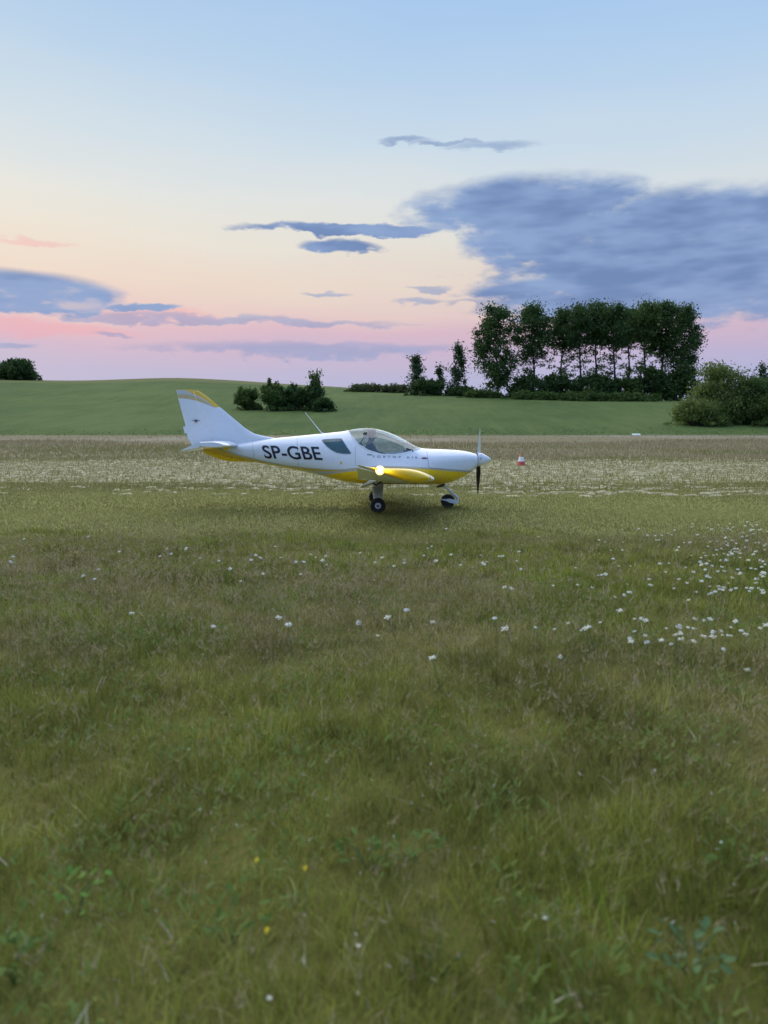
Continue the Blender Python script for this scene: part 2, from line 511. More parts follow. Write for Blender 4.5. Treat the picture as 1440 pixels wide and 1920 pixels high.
# ------------------------------------------------------------------ aircraft (x forward, y left, z up; sizes in metres)
SC = 16.3 / FPX
AIR = empty('light_aircraft', (0, 16.3, 0), R(1.7))
tag(AIR, 'white and yellow low wing light aircraft with one propeller standing on the mown strip', 'aircraft')
def S(px, row, depth=16.3):
    return (px - 720) * depth / FPX, EYE - (row - 820) * depth / FPX
def prof(tab, sig=3):
    xs = [S(p, 0)[0] for p, _ in tab]; zs = [S(0, r)[1] for _, r in tab]
    g = smooth_table(xs, zs, xs[0], xs[-1], 260, sig)
    return lambda x: float(np.interp(x, *g))
top_f = prof([(386, 838), (430, 834), (460, 830), (500, 823.5), (528, 820.5), (560, 817.5), (600, 813.5), (640, 809.5), (652, 807.5), (668, 804),
              (688, 802.8), (702, 803.6), (718, 807), (740, 815), (762, 826.5), (776, 834.5), (787, 840), (800, 841.2), (822, 842), (850, 843.2), (870, 845.2), (884, 848), (893, 851.5)], 2)
bot_f = prof([(386, 845), (400, 849), (430, 857), (462, 863), (480, 866), (520, 873.5), (560, 881), (600, 890), (625, 897.5), (650, 903.5), (690, 907.5), (828, 908), (845, 904.5),
              (860, 898), (875, 890), (884, 884), (893, 874)], 2)
mid_f = prof([(386, 842), (500, 845), (600, 854), (700, 864), (800, 867), (893, 862)], 6)
wtab = [(386, .05), (430, .13), (500, .27), (560, .40), (600, .48), (650, .56), (700, .60), (760, .585), (800, .54), (840, .46), (870, .36), (885, .27), (893, .215)]
_w = smooth_table([S(p, 0)[0] for p, _ in wtab], [w for _, w in wtab], S(386, 0)[0], S(893, 0)[0], 260, 4)
wid_f = lambda x: float(np.interp(x, *_w))
sill_tab = [(652, 807.5), (660, 819), (672, 832.5), (690, 843.5), (712, 850.5), (732, 852), (752, 849.5), (772, 844), (787, 840)]
_s = [S(p, 0)[0] for p, _ in sill_tab], [S(0, r)[1] for _, r in sill_tab]
CX0, CX1 = _s[0][0], _s[0][-1]
def sill_f(x): return float(np.interp(x, *_s))
NU, NL = 2.15, 2.7
def sec(x, th):
    w, zt, zb, zm = wid_f(x), top_f(x), bot_f(x), mid_f(x)
    s, c_ = math.sin(th), max(0.0, math.cos(th))
    if s >= 0: return w * c_ ** (2 / NU), zm + (zt - zm) * s ** (2 / NU)
    return w * c_ ** (2 / NL), zm - (zm - zb) * (-s) ** (2 / NL)
def side_y(x, z):
    w, zt, zb, zm = wid_f(x), top_f(x), bot_f(x), mid_f(x)
    if z >= zm: return w * max(0, 1 - min(1, (z - zm) / (zt - zm)) ** NU) ** (1 / NU)
    return w * max(0, 1 - min(1, (zm - z) / (zm - zb)) ** NL) ** (1 / NL)
def th_sill(x):
    if x <= CX0 or x >= CX1: return math.pi / 2
    r = max(0, min(1, (sill_f(x) - mid_f(x)) / (top_f(x) - mid_f(x))))
    return math.asin(min(1, r ** (NU / 2)))
st = np.unique(np.concatenate([np.linspace(S(386, 0)[0], CX0, 60), np.linspace(CX0, CX1, 70), np.linspace(CX1, S(893, 0)[0], 46)]))
fus = MB()
ringR, ringL = [], []
for x in st:
    t0 = th_sill(x)
    ths = [t0 + (0 - t0) * k / 16 for k in range(16)] + [-(math.pi / 2) * k / 14 for k in range(15)]
    pr = [sec(x, th) for th in ths]
    ringR.append([(x, -y, z) for y, z in pr]); ringL.append([(x, y, z) for y, z in pr])
fus.grid(ringR); fus.grid(ringL)
for r in (0, -1):
    loop = ringR[r] + ringL[r][::-1]
    fus.add(loop, [tuple(range(len(loop)))])
# livery: curves over the side of the hull
def livery(name, base, bands):
    """bands: list of (edge curve as (px,row) points, colour below that edge), from the top down"""
    m, t, out = material(name)
    oc = t.new('ShaderNodeTexCoord').outputs['Object']
    x, y, z = t.sep(oc)
    x0, x1 = -4.5, 2.2
    fx = t.maprange(x, x0, x1, 0, 1)
    c = (*base, 1)
    for pts, colr in bands:
        P = [S(*p) for p in pts]
        cv = t.curve(fx, [((a - x0) / (x1 - x0), b / 2.6) for a, b in P])
        dz_ = t.m('SUBTRACT', t.m('MULTIPLY', cv, 2.6), z)
        c = t.mixc(t.maprange(dz_, -0.003, 0.003, 0, 1), c, (*colr, 1))
    nz = t.noise(oc, 3.0, 5.0, 0.6)
    c = t.mixc(t.maprange(nz, 0.48, 0.75, 0.0, 0.16), c, (0.45, 0.45, 0.42, 1))
    p = t.new('ShaderNodeBsdfPrincipled'); t.put(p.inputs['Base Color'], c)
    t.put(p.inputs['Roughness'], t.maprange(nz, 0.3, 0.8, 0.22, 0.36))
    p.inputs['Coat Weight'].default_value = 0.6; p.inputs['Coat Roughness'].default_value = 0.08
    m.node_tree.links.new(p.outputs[0], out.inputs[0])
E1 = [(380, 826), (415, 838), (440, 847), (480, 858), (520, 867), (560, 873), (600, 876.3), (640, 877.5), (668, 874.5), (720, 871.5), (780, 873.5), (850, 879.8), (884, 883), (900, 884)]
def sh(tab, d): return [(p, r + d) for p, r in tab]
PALE = (0.62, 0.56, 0.40)
livery('hull_paint', WHITE, [
    (E1, GREY),
    ([(380, 830), (415, 841.5), (440, 850.5), (480, 861), (520, 869.8), (560, 875.3), (600, 878.2), (640, 879.5), (668, 876.5), (720, 873.3), (780, 875.3), (850, 881.3), (884, 884.5), (900, 886)], (0.72, 0.46, 0.05)),
    ([(380, 880), (440, 880), (480, 880), (520, 876), (560, 880.0), (600, 881.5), (625, 882), (650, 880), (680, 876.5), (720, 874.5), (780, 876.5), (850, 882.5), (884, 885.5), (900, 887)], GREY),
    ([(380, 960), (560, 920), (594, 893), (612, 888.5), (632, 885), (650, 882.5), (668, 880.5), (700, 876.5), (720, 875), (780, 877), (850, 883), (884, 886), (900, 888)], YELLOW)])
fo = fus.build('fuselage', ['hull_paint'], AIR, autosmooth=50, weld=0.0006)
md = fo.modifiers.new('skin_thickness', 'SOLIDIFY'); md.thickness = 0.018; md.offset = -1.0

# panel lines and small marks on the right side of the hull
def side_strip(name, pts, wpx, mat, parent, off=0.004):
    """thin flush strip following the hull along points (px,row)"""
    b = MB(); P = [Vector((*S(*p),)) for p in pts]
    rows = []
    fine_p = []
    for a, c2 in zip(P[:-1], P[1:]):
        n = max(2, int((c2 - a).length / 0.03))
        fine_p += [a.lerp(c2, k / n) for k in range(n)]
    fine_p.append(P[-1])
    hw = wpx * SC / 2
    for i, p in enumerate(fine_p):
        d = (fine_p[min(i + 1, len(fine_p) - 1)] - fine_p[max(i - 1, 0)]).normalized()
        nrm = Vector((-d.y, d.x))
        r = []
        for s_ in (-1, 1):
            q_ = p + nrm * (hw * s_)
            r.append((q_.x, -side_y(q_.x, q_.y) - off, q_.y))
        rows.append(r)
    b.grid(rows)
    return b.build(name, [mat], parent)
side_strip('cowling_seam', [(884, 882.6), (860, 880.3), (830, 877.6), (800, 874.8)], 0.9, 'gap_line', fo)
side_strip('cowling_joint', [(797, 842), (798, 855), (799, 868), (800, 876)], 0.6, 'gap_line', fo)
side_strip('skin_seam', [(560, 818.5), (561, 835), (562, 855), (563, 873)], 0.45, 'gap_line', fo)
side_strip('skin_seam', [(478, 829), (479, 842), (481, 857)], 0.45, 'gap_line', fo)
side_strip('skin_seam', [(668, 836), (667, 850), (667, 872)], 0.45, 'gap_line', fo)
side_strip('vent_slot', [(688, 851), (697.5, 851.5)], 2.0, 'gap_line', fo)
# registration lettering
def text_mesh(txt, bold=0.0):
    cu = bpy.data.curves.new('lettering', 'FONT'); cu.body = txt; cu.size = 1.0; cu.resolution_u = 6; cu.offset = bold
    ob = bpy.data.objects.new('lettering', cu); col.objects.link(ob)
    dg = bpy.context.evaluated_depsgraph_get(); dg.update()
    me = bpy.data.meshes.new_from_object(ob.evaluated_get(dg))
    bpy.data.objects.remove(ob); bpy.data.curves.remove(cu)
    return me
def hull_text(txt, fx, fz, mat, parent, off=0.006, bold=0.0):
    """each letter is a mesh of its own, laid on the curved hull side"""
    me = text_mesh(txt, bold)
    bm = bmesh.new(); bm.from_mesh(me); bpy.data.meshes.remove(me)
    bmesh.ops.remove_doubles(bm, verts=bm.verts, dist=1e-5)
    bmesh.ops.triangulate(bm, faces=bm.faces)
    for _ in range(3):
        es = [e for e in bm.edges if e.calc_length() > 0.16]
        if not es: break
        bmesh.ops.subdivide_edges(bm, edges=es, cuts=1)
        bmesh.ops.triangulate(bm, faces=bm.faces)
    xs = [v.co.x for v in bm.verts]; zs = [v.co.y for v in bm.verts]
    a, b_, c_, d_ = min(xs), max(xs), min(zs), max(zs)
    for v in bm.verts:
        u, w = (v.co.x - a) / (b_ - a), (v.co.y - c_) / (d_ - c_)
        x, z = S(fx(u, w), fz(u, w))
        v.co = (x, -side_y(x, z) - off, z)
    bm.verts.ensure_lookup_table(); bm.verts.index_update()
    left = set(range(len(bm.verts))); groups = []
    while left:
        stack = [left.pop()]; g = set(stack)
        while stack:
            for e in bm.verts[stack.pop()].link_edges:
                for v in e.verts:
                    if v.index in left: left.discard(v.index); g.add(v.index); stack.append(v.index)
        groups.append(sorted(g))
    for g in sorted(groups, key=lambda g_: min(bm.verts[i_].co.x for i_ in g_)):
        ix = {i_: k for k, i_ in enumerate(g)}
        me2 = bpy.data.meshes.new('letter')
        me2.from_pydata([bm.verts[i_].co[:] for i_ in g], [], [tuple(ix[v.index] for v in f.verts) for f in bm.faces if f.verts[0].index in ix])
        link('letter', me2, [mat], parent)
    bm.free()
hull_text('SP-GBE', lambda u, w: 501.5 + 106.5 * u - 7.5 * w, lambda u, w: 858.7 + 2.6 * u - 24.5 * w, 'lettering', fo, bold=0.015)
hull_text('F  O  R  T  O  P     A  I  R', lambda u, w: 699 + 81 * u - 0.6 * w, lambda u, w: 856.3 + 2.0 * u - 3.8 * w, 'soft_lettering', fo, bold=0.01)
ov = MB()
pts = []
for k in range(20):
    a = 2 * math.pi * k / 20
    x, z = S(792 + 6 * math.cos(a), 857.6 + 1.7 * math.sin(a)); pts.append((x, -side_y(x, z) - 0.005, z))
x, z = S(792, 857.6); ov.add([(x, -side_y(x, z) - 0.005, z)] + pts, [(0, 1 + k, 1 + (k + 1) % 20) for k in range(20)])
ov.build('oval_badge', ['decal_purple'], fo)
dt = MB(); pts = []
for k in range(12):
    a = 2 * math.pi * k / 12
    x, z = S(641 + 1.9 * math.cos(a), 866 + 1.9 * math.sin(a)); pts.append((x, -side_y(x, z) - 0.005, z))
dt.add(pts, [tuple(range(12))]); dt.build('round_sticker', ['sticker'], fo)
# rear side windows, both sides
wtop = [(607.5, 825.5), (612, 823.8), (625, 823.0), (640, 822.6)]
def side_window(sgn):
    out_ = [(607.3, 826.5), (609, 824.6), (614, 823.9), (626, 823.2), (640.5, 822.6), (642, 823.6), (648, 832.5), (655, 843), (657.8, 847.4), (657, 849), (654, 849.3), (643, 849), (633, 847), (624, 842.7), (616, 836.5), (610.5, 830.5)]
    cx = sum(p[0] for p in out_) / len(out_); cy = sum(p[1] for p in out_) / len(out_)
    def put(mb, k0, k1, off, mi=0):
        rows = []
        for k in np.linspace(k0, k1, 7):
            r = []
            for p in out_ + out_[:1]:
                x, z = S(cx + (p[0] - cx) * k, cy + (p[1] - cy) * k)
                r.append((x, sgn * (side_y(x, z) + off), z))
            rows.append(r)
        mb.grid(rows)
    g = MB(); put(g, 0.001, 1.0, 0.004)
    w_ = g.build('side_window', ['window_glass'], fo, weld=0.0004)
    f_ = MB(); put(f_, 0.985, 1.07, 0.0055); f_.build('window_seal', ['gap_line'], AIR).parent = fo
side_window(-1); side_window(1)

# canopy
cn = MB(); rows = []
for x in np.linspace(CX0 + 0.002, CX1 - 0.002, 72):
    t0 = th_sill(x)
    ths = [t0 + (math.pi / 2 - t0) * k / 14 for k in range(15)]
    pr = [sec(x, th) for th in ths]
    rows.append([(x, -y, z) for y, z in pr] + [(x, y, z) for y, z in pr[-2::-1]])
cn.grid(rows)
co = cn.build('canopy', ['canopy_glass'], AIR, autosmooth=None, weld=0.0004)
for sgn in (-1, 1):
    f_ = MB(); P = []
    for x in np.linspace(CX0 + 0.004, CX1 - 0.004, 60):
        y, z = sec(x, th_sill(x)); P.append((x, sgn * (y + 0.002), z + 0.004))
    f_.tube(P, 0.012, 6); f_.build('canopy_frame', ['white_paint'], co)
# cockpit
for sgn in (-1, 1):
    s_ = MB()
    rows = []
    for k, (x, z, hw) in enumerate([(-0.02, 0.93, .22), (-0.30, 0.90, .23), (-0.40, 1.02, .23), (-0.47, 1.22, .22), (-0.53, 1.38, .18)]):
        rows.append([(x, sgn * 0.28 - hw, z), (x + .05, sgn * 0.28 - hw + .05, z + .03), (x + .05, sgn * 0.28 + hw - .05, z + .03), (x, sgn * 0.28 + hw, z),
                     (x - .06, sgn * 0.28 + hw - .04, z - .03), (x - .06, sgn * 0.28 - hw + .04, z - .03)])
    s_.grid(rows, closed=True, cap=True)
    se = s_.build('seat', ['seat_cloth'], AIR)
    h = MB(); h.box((-0.40, sgn * 0.28, 1.54), (.07, .19, .12)); h.tube([(-0.50, sgn * .28, 1.38), (-0.42, sgn * .28, 1.5)], .012, 6)
    h.build('headrest', ['seat_cloth'], se)
ip = MB()
P0 = [(0.44, 1.16), (0.42, 1.28), (0.45, 1.335), (0.58, 1.30), (0.62, 1.16)]
ip.grid([[(x, y, z - 0.06 * (abs(y) / .5) ** 2) for x, z in P0] for y in np.linspace(-.48, .48, 9)], closed=True, cap=True)
ip.build('instrument_panel', ['black_plastic'], AIR)
fl = MB(); fl.box((0.0, 0, 0.80), (1.25, 0.86, 0.02)); fl.box((-0.58, 0, 1.02), (0.02, 0.86, 0.44)); fl.build('cockpit_floor', ['interior'], AIR)
tr_ = MB()
tr_.grid([[(x, 0.50, z) for x in np.linspace(-0.5, 0.5, 9)] for z in (0.90, 1.0, 1.13)])
tr_.build('cockpit_trim', ['interior'], AIR)
# engine front plate and spinner
sp = MB()
hx, hz = S(893.5, 861.3)
spr = [(0.0, .145), (0.012, .150), (0.05, .146), (0.11, .128), (0.17, .098), (0.235, .058), (0.28, .026), (0.303, .004)]
sp.lathe(spr, 'x', (hx + 0.018, 0, hz), 28)
PROP = sp.build('spinner', ['white_paint'], AIR)
bpl = MB(); bpl.lathe([(0, .15), (0.014, .15)], 'x', (hx + 0.002, 0, hz), 28); bpl.build('back_plate', ['black_plastic'], PROP)
def blade(sgn):
    """front face painted white, back face matt black; pitch twists along the span"""
    b = MB(); F, Bk = [], []
    L = 0.66 if sgn > 0 else 0.75
    for k, r in enumerate(np.linspace(0.06, L, 16)):
        u = (r - .06) / (L - .06)
        ch = np.interp(u, [0, .12, .3, .6, .85, .97, 1], [.05, .085, .115, .095, .06, .035, .008])
        pitch = R(np.interp(u, [0, .3, 1], [58, 46, 24]))
        fr, bk = [], []
        for s_, th_ in ((-.5, 0), (-.3, .6), (0, 1), (.3, .75), (.5, 0)):
            cx, cy = ch * s_ * math.sin(pitch), ch * s_ * math.cos(pitch)
            nx, nyy = math.cos(pitch), -math.sin(pitch)
            tk = 0.085 * ch * th_
            fr.append((cx + nx * tk, cy + nyy * tk)); bk.append((cx - nx * tk * .25, cy - nyy * tk * .25))
        zz = r
        def tf(p): return (hx + 0.05 + p[0] + (0.02 * u if sgn > 0 else -0.012 * u), p[1] * sgn, hz + sgn * zz)
        F.append([tf(p) for p in fr]); Bk.append([tf(p) for p in bk])
    b.grid(F, mi=0); b.grid(Bk, mi=1)
    b.add([F[-1][0], F[-1][2], F[-1][4]], [(0, 1, 2)], 1)
    return b.build('blade', ['prop_white', 'prop_black'], PROP, autosmooth=60)
bl_u = blade(1); bl_d = blade(-1)
bl_u['label'] = 'upper propeller blade showing its cream white face'
bl_d['label'] = 'lower propeller blade showing its matt black face'
rootc = MB(); rows = []
for k in range(14):
    a = 2 * math.pi * k / 14
    rows.append((hx + 0.082 + .026 * math.cos(a) + .012 * math.sin(a), 0, hz + .06 + .055 * math.sin(a)))
def sp_y(x, z):
    r = float(np.interp(x - hx - .018, [p[0] for p in spr], [p[1] for p in spr])); return -math.sqrt(max(0.0004, r * r - (z - hz) ** 2)) - .003
rootc.add([(x, sp_y(x, z), z) for x, _, z in rows], [tuple(range(14))]); rootc.build('blade_root_cutout', ['decal_purple'], PROP)

# wings
AFU = [(0, 0), (.012, .022), (.04, .043), (.09, .063), (.16, .079), (.25, .089), (.35, .091), (.5, .080), (.65, .060), (.75, .044), (.88, .022), (1, .001)]
AFL = [(.012, -.018), (.04, -.031), (.09, -.041), (.16, -.048), (.25, -.052), (.35, -.052), (.5, -.046), (.65, -.033), (.75, -.024), (.88, -.012)]
def foil(le, te, y, c0=0.0, c1=1.0, tk=1.0, tip=0.0):
    """closed aerofoil loop between chord fractions; le / te are (x, z)"""
    up = [(p[0], p[1] * (1 - tip) + q_[1] * tip) for p, q_ in zip(AFU, TU) if c0 <= p[0] <= c1]; lo = [(p[0], p[1] * (1 - tip) + q_[1] * tip) for p, q_ in zip(AFL, TL) if c0 <= p[0] <= c1]
    L = Vector(le); C = Vector(te) - L; n = Vector((C.y, -C.x)).normalized() * C.length
    if n.y < 0: n = -n
    def at_(p): q_ = L + C * p[0] + n * (p[1] * tk); return (q_.x, y, q_.y)
    return [at_(p) for p in up] + [at_(p) for p in lo[::-1]]
def lerp2(a, b, t_): return (a[0] + (b[0] - a[0]) * t_, a[1] + (b[1] - a[1]) * t_)
TU = [(0, 0), (.012, .022), (.04, .043), (.09, .060), (.16, .072), (.25, .078), (.35, .075), (.5, .052), (.65, .022), (.75, .008), (.88, .002), (1, .001)]
TL = [(.012, -.024), (.04, -.045), (.09, -.068), (.16, -.088), (.25, -.098), (.35, -.092), (.5, -.068), (.65, -.045), (.75, -.030), (.88, -.014)]
WST = [(0.42, (0.97, 0.655), (-0.52, 0.60)), (1.5, (0.93, 0.70), (-0.50, 0.665)), (2.6, (0.80, 0.76), (-0.52, 0.775)), (3.4, (0.715, 0.81), (-0.53, 0.90)), (4.0, (0.64, 0.842), (-0.545, 1.03)), (4.26, (0.615, 0.852), (-0.55, 1.075))]
def wst(y):
    ysn = [s[0] for s in WST]
    f = lambda i, j: float(np.interp(y, ysn, [s[i][j] for s in WST]))
    return (f(1, 0), f(1, 1)), (f(2, 0), f(2, 1))
def rot_about(pts, hinge_le, ang):
    out_ = []
    for (x, y, z), (hx_, hz_) in zip(pts, hinge_le):
        dx_, dz_ = x - hx_, z - hz_
        out_.append((hx_ + dx_ * math.cos(ang) - dz_ * math.sin(ang), y, hz_ + dx_ * math.sin(ang) + dz_ * math.cos(ang)))
    return out_
livery('tip_paint', YELLOW, [])
tt_ = NT(MATS['tip_paint'].node_tree)
for n_ in list(MATS['tip_paint'].node_tree.nodes):        # yellow nose of the tip runs out into white towards the trailing edge
    if n_.bl_idname == 'ShaderNodeMix' and not n_.inputs[6].is_linked:
        x_, y_, z_ = tt_.sep(tt_.new('ShaderNodeTexCoord').outputs['Object'])
        e_ = tt_.m('MULTIPLY_ADD', tt_.m('SUBTRACT', z_, 0.95), 1.3, x_)
        tt_.put(n_.inputs[6], tt_.mixc(tt_.maprange(e_, -0.25, -0.23, 0, 1), (*WHITE, 1), (*YELLOW, 1)))
def make_wing(sgn):
    w = MB()
    w.grid([foil(*wst(y), sgn * y, 0, 0.76, 1.0, max(0, (y - 3.2) / .8)) for y in np.linspace(0.42, 4.0, 20)], closed=True, cap=True)
    wo_ = w.build('wing', ['wing_paint'], AIR, autosmooth=35)
    tipb = MB(); rows = []
    for k, f in enumerate([1.0, .995, .96, .88, .72, .45]):
        y = 4.003 + [0, .08, .16, .22, .26, .285][k]
        le, te = wst(min(y, 4.26))
        c = lerp2(le, te, .45)
        rows.append(foil(lerp2(c, le, 1 - (1 - f) * .35), lerp2(c, te, 1 - (1 - f) * .25), sgn * y, tk=f, tip=1.0))
    tipb.grid(rows, closed=True, cap=True)
    tipb.build('wing_tip', ['tip_paint'], wo_, autosmooth=60)
    for nm, ya, yb, a in (('flap', .62, 2.35, 26), ('aileron', 2.4, 3.98, 2)):
        b = MB(); rows = []
        for y in np.linspace(ya, yb, 8):
            le, te = wst(y)
            h = lerp2(le, te, .765)
            pts_ = foil(le, te, sgn * y, .75, 1.0, 1.0, max(0, (y - 3.2) / .8))
            rows.append([(p[0] - .01, p[1], p[2]) for p in rot_about(pts_, [h] * len(pts_), R(a))])
        b.grid(rows, closed=True, cap=True)
        b.build(nm, ['wing_paint'], wo_, autosmooth=30)
    for y in (1.0, 2.0):
        le, te = wst(y); h = lerp2(le, te, .74)
        b = MB(); b.tube([(h[0] + .06, sgn * y, h[1] - .02), (h[0] - .05, sgn * y, h[1] - .10), (h[0] - .16, sgn * y, h[1] - .045)], .014, 6)
        b.build('flap_hinge', ['black_plastic'], wo_)
    lx, lz = -0.190, 0.982
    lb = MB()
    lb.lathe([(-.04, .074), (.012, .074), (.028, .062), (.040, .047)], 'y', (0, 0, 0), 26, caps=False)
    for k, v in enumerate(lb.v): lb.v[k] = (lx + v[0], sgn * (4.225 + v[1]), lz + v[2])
    lb.build('halo_ring', ['lamp_halo'] if sgn < 0 else ['cone_white'], wo_)  # ring round the bulb carries the imitated glow; unlit on the far wing
    bb = MB()
    bb.lathe([(.0405, .047), (.052, .036), (.060, .020), (.062, .003)], 'y', (0, 0, 0), 26)
    for k, v in enumerate(bb.v): bb.v[k] = (lx + v[0], sgn * (4.225 + v[1]), lz + v[2])
    bo_ = bb.build('light_bulb', ['lamp'] if sgn < 0 else ['cone_white'], wo_)
    if sgn < 0:
        bo_['label'] = 'glowing warm white light on the wing tip'
        ld_ = bpy.data.lights.new('wing_tip_lamp', 'POINT'); ld_.energy = 3.0; ld_.color = (1.0, .84, .45); ld_.shadow_soft_size = .04
        lo_ = bpy.data.objects.new('wing_tip_lamp', ld_); lo_.parent = wo_; lo_.location = (lx + .02, sgn * 4.36, lz + .02); col.objects.link(lo_)
make_wing(-1); make_wing(1)

# tail fin and rudder
le_t = [(377, 734), (395, 746), (410, 759), (430, 775.5), (450, 792.5), (465, 805), (480, 813.5), (500, 818.5), (522, 822)]
te_t = [(337, 733), (352, 795), (356.5, 822), (366, 838)]
hg_t = [(369, 733), (376.7, 760), (412, 838)]
def lerp_row(tab, row):
    rs = [r for _, r in tab]; ps = [p for p, _ in tab]
    return float(np.interp(row, rs, ps))
finb, rud = MB(), MB()
rowsF, rowsR = [], []
for row in [732.6, 733.2, 735, 738, 742, 748, 755, 765, 775, 785, 795, 802, 808, 813, 816, 818.5, 820.5, 822, 826, 832, 837]:
    lpx = lerp_row(le_t, row) if row > 734 else 377 - (734 - row) * 14
    if row > 822: lpx = 522 - (row - 822) * 2
    hpx, tpx = lerp_row(hg_t, row), lerp_row(te_t, row)
    lx, z = S(lpx, row); hx2, _ = S(hpx, row); tx, _ = S(tpx, row)
    tk = np.interp(row, [732.6, 734, 740, 838], [.004, .016, .026, .06])
    sF, sR = [], []
    for u, v in ((0, 0), (.03, .35), (.1, .62), (.3, .95), (.55, 1), (.8, .85), (1, .72)):
        sF.append((lx + (hx2 - lx) * u, tk * v))
    for u, v in ((0.015, .66), (.3, .5), (.65, .25), (1, .06)):
        sR.append((hx2 + (tx - hx2) * u, tk * v))
    rowsF.append([(a, -b_, z) for a, b_ in sF] + [(a, b_, z) for a, b_ in sF[:0:-1]])
    rowsR.append([(a, -b_, z) for a, b_ in sR] + [(a, b_, z) for a, b_ in sR[::-1]])
livery('fin_paint', (0.55, 0.56, 0.50), [
    ([(330, 733), (355, 734), (366, 739.5), (380, 745.5), (395, 755), (405, 763), (420, 776)], (0.56, 0.58, 0.56)),
    ([(330, 741), (355, 741.5), (370, 744.5), (385, 751), (400, 761), (420, 778)], (0.60, 0.46, 0.22)),
    ([(330, 748.5), (350, 748.8), (365, 751), (380, 754.8), (395, 760.5), (408, 765), (417, 764), (432, 735), (560, 733)], WHITE)])
# the yellow leading edge of the fin tip is the base colour of the fin's livery
for n_ in MATS['fin_paint'].node_tree.nodes:
    if n_.bl_idname == 'ShaderNodeMix' and not n_.inputs[6].is_linked and tuple(round(v, 2) for v in n_.inputs[6].default_value)[:3] == (0.55, 0.56, 0.50):
        n_.inputs[6].default_value = (0.80, 0.50, 0.02, 1)
finb.grid(rowsF, closed=True, cap=True); rud.grid(rowsR, closed=True, cap=True)
fi = finb.build('tail_fin', ['fin_paint'], AIR, autosmooth=40)
rd = rud.build('rudder', ['fin_paint'], fi, autosmooth=30)
tb = MB(); tx, tz = S(350.5, 806); tb.box((tx + .035, 0, tz), (.09, .006, .15), rot=Matrix.Rotation(R(-13), 3, 'Y')); tb.build('trim_tab', ['white_paint'], fi)
em = MB()
ex, ez = S(373, 790)
def ft(x, z): return (ex + x, -0.047, ez + z)
em.add([ft(-.105, .008), ft(-.03, .0), ft(0, -.028), ft(.03, .0), ft(.105, .008), ft(.03, .016), ft(-.03, .016)], [tuple(range(7))], 0)
em.add([ft(-.012, .022), ft(.012, .022), ft(.01, .036), ft(-.01, .036)], [(0, 1, 2, 3)], 0)
em.add([ft(-.05, -.022), ft(0, -.05), ft(.05, -.022), ft(0, -.036)], [(0, 1, 2, 3)], 1)
em.build('winged_emblem', ['lettering', 'gold'], fi, smooth=False)
# tailplane and elevators
def make_tailplane(sgn):
    b = MB(); rows = []
    for y, lx, tx, z in ((.10, -3.05, -3.62, 1.335), (.8, -3.06, -3.60, 1.34), (1.35, -3.08, -3.57, 1.345), (1.43, -3.12, -3.56, 1.345)):
        rows.append(foil((lx, z), (lx + (tx - lx) / .62, z + .012), sgn * y, 0, .65, 1.1 if y < 1.4 else .85))
    b.grid(rows, closed=True, cap=True)
    tp = b.build('tailplane', ['white_paint'], AIR, autosmooth=35)
    e = MB(); rows = []
    for y, hx_, tx in ((.12, -3.63, -4.16), (.8, -3.61, -4.07), (1.32, -3.58, -3.98), (1.44, -3.57, -3.95)):
        z = 1.36; a = R(17); L_ = hx_ - tx
        tkn = .055
        rows.append([(hx_, sgn * y, z + tkn), (hx_ - L_ * .5 * math.cos(a), sgn * y, z + tkn * .55 - L_ * .5 * math.sin(a)), (hx_ - L_ * math.cos(a), sgn * y, z - L_ * math.sin(a) + .003),
                     (hx_ - L_ * math.cos(a), sgn * y, z - L_ * math.sin(a) - .003), (hx_ - L_ * .5 * math.cos(a), sgn * y, z - tkn * .5 - L_ * .5 * math.sin(a)), (hx_, sgn * y, z - tkn * .9)])
    e.grid(rows, closed=True, cap=True)
    e.build('elevator', ['white_paint'], tp, autosmooth=30)
make_tailplane(-1); make_tailplane(1)
rf = MB()
fx0, fz0 = S(429.5, 838)
rf.lathe([(-.14, .02), (-.13, .07), (-.06, .105), (.06, .105), (.13, .07), (.14, .02)], 'y', (fx0, 0, fz0), 18)
rf.build('tail_root_fairing', ['yellow_paint'], AIR)
vf = MB(); rows = []
for px, r0, r1 in ((384, 846, 847.2), (400, 849.5, 855.5), (418, 854, 861.5), (432, 857, 864.5), (450, 860.5, 865), (462, 863, 865.2), (476, 865.4, 866)):
    x, z0 = S(px, r0 - 3); _, z1 = S(px, r1)
    rows.append([(x, -.028, z0), (x, -.012, z1 + .01), (x, 0, z1), (x, .012, z1 + .01), (x, .028, z0)])
vf.grid(rows, closed=True, cap=True); vf.build('ventral_fin', ['yellow_paint'], AIR)
# antenna
an = MB(); ax, az_ = S(604.5, 812.5); bx_, bz_ = S(573.5, 774)
an.tube([(ax + .03, 0, az_ - .03), (ax, 0, az_ + .01)], [.03, .016], 8); an.tube([(ax, 0, az_), (bx_, 0, bz_)], [.012, .006], 6)
an.build('antenna', ['white_paint'], AIR)
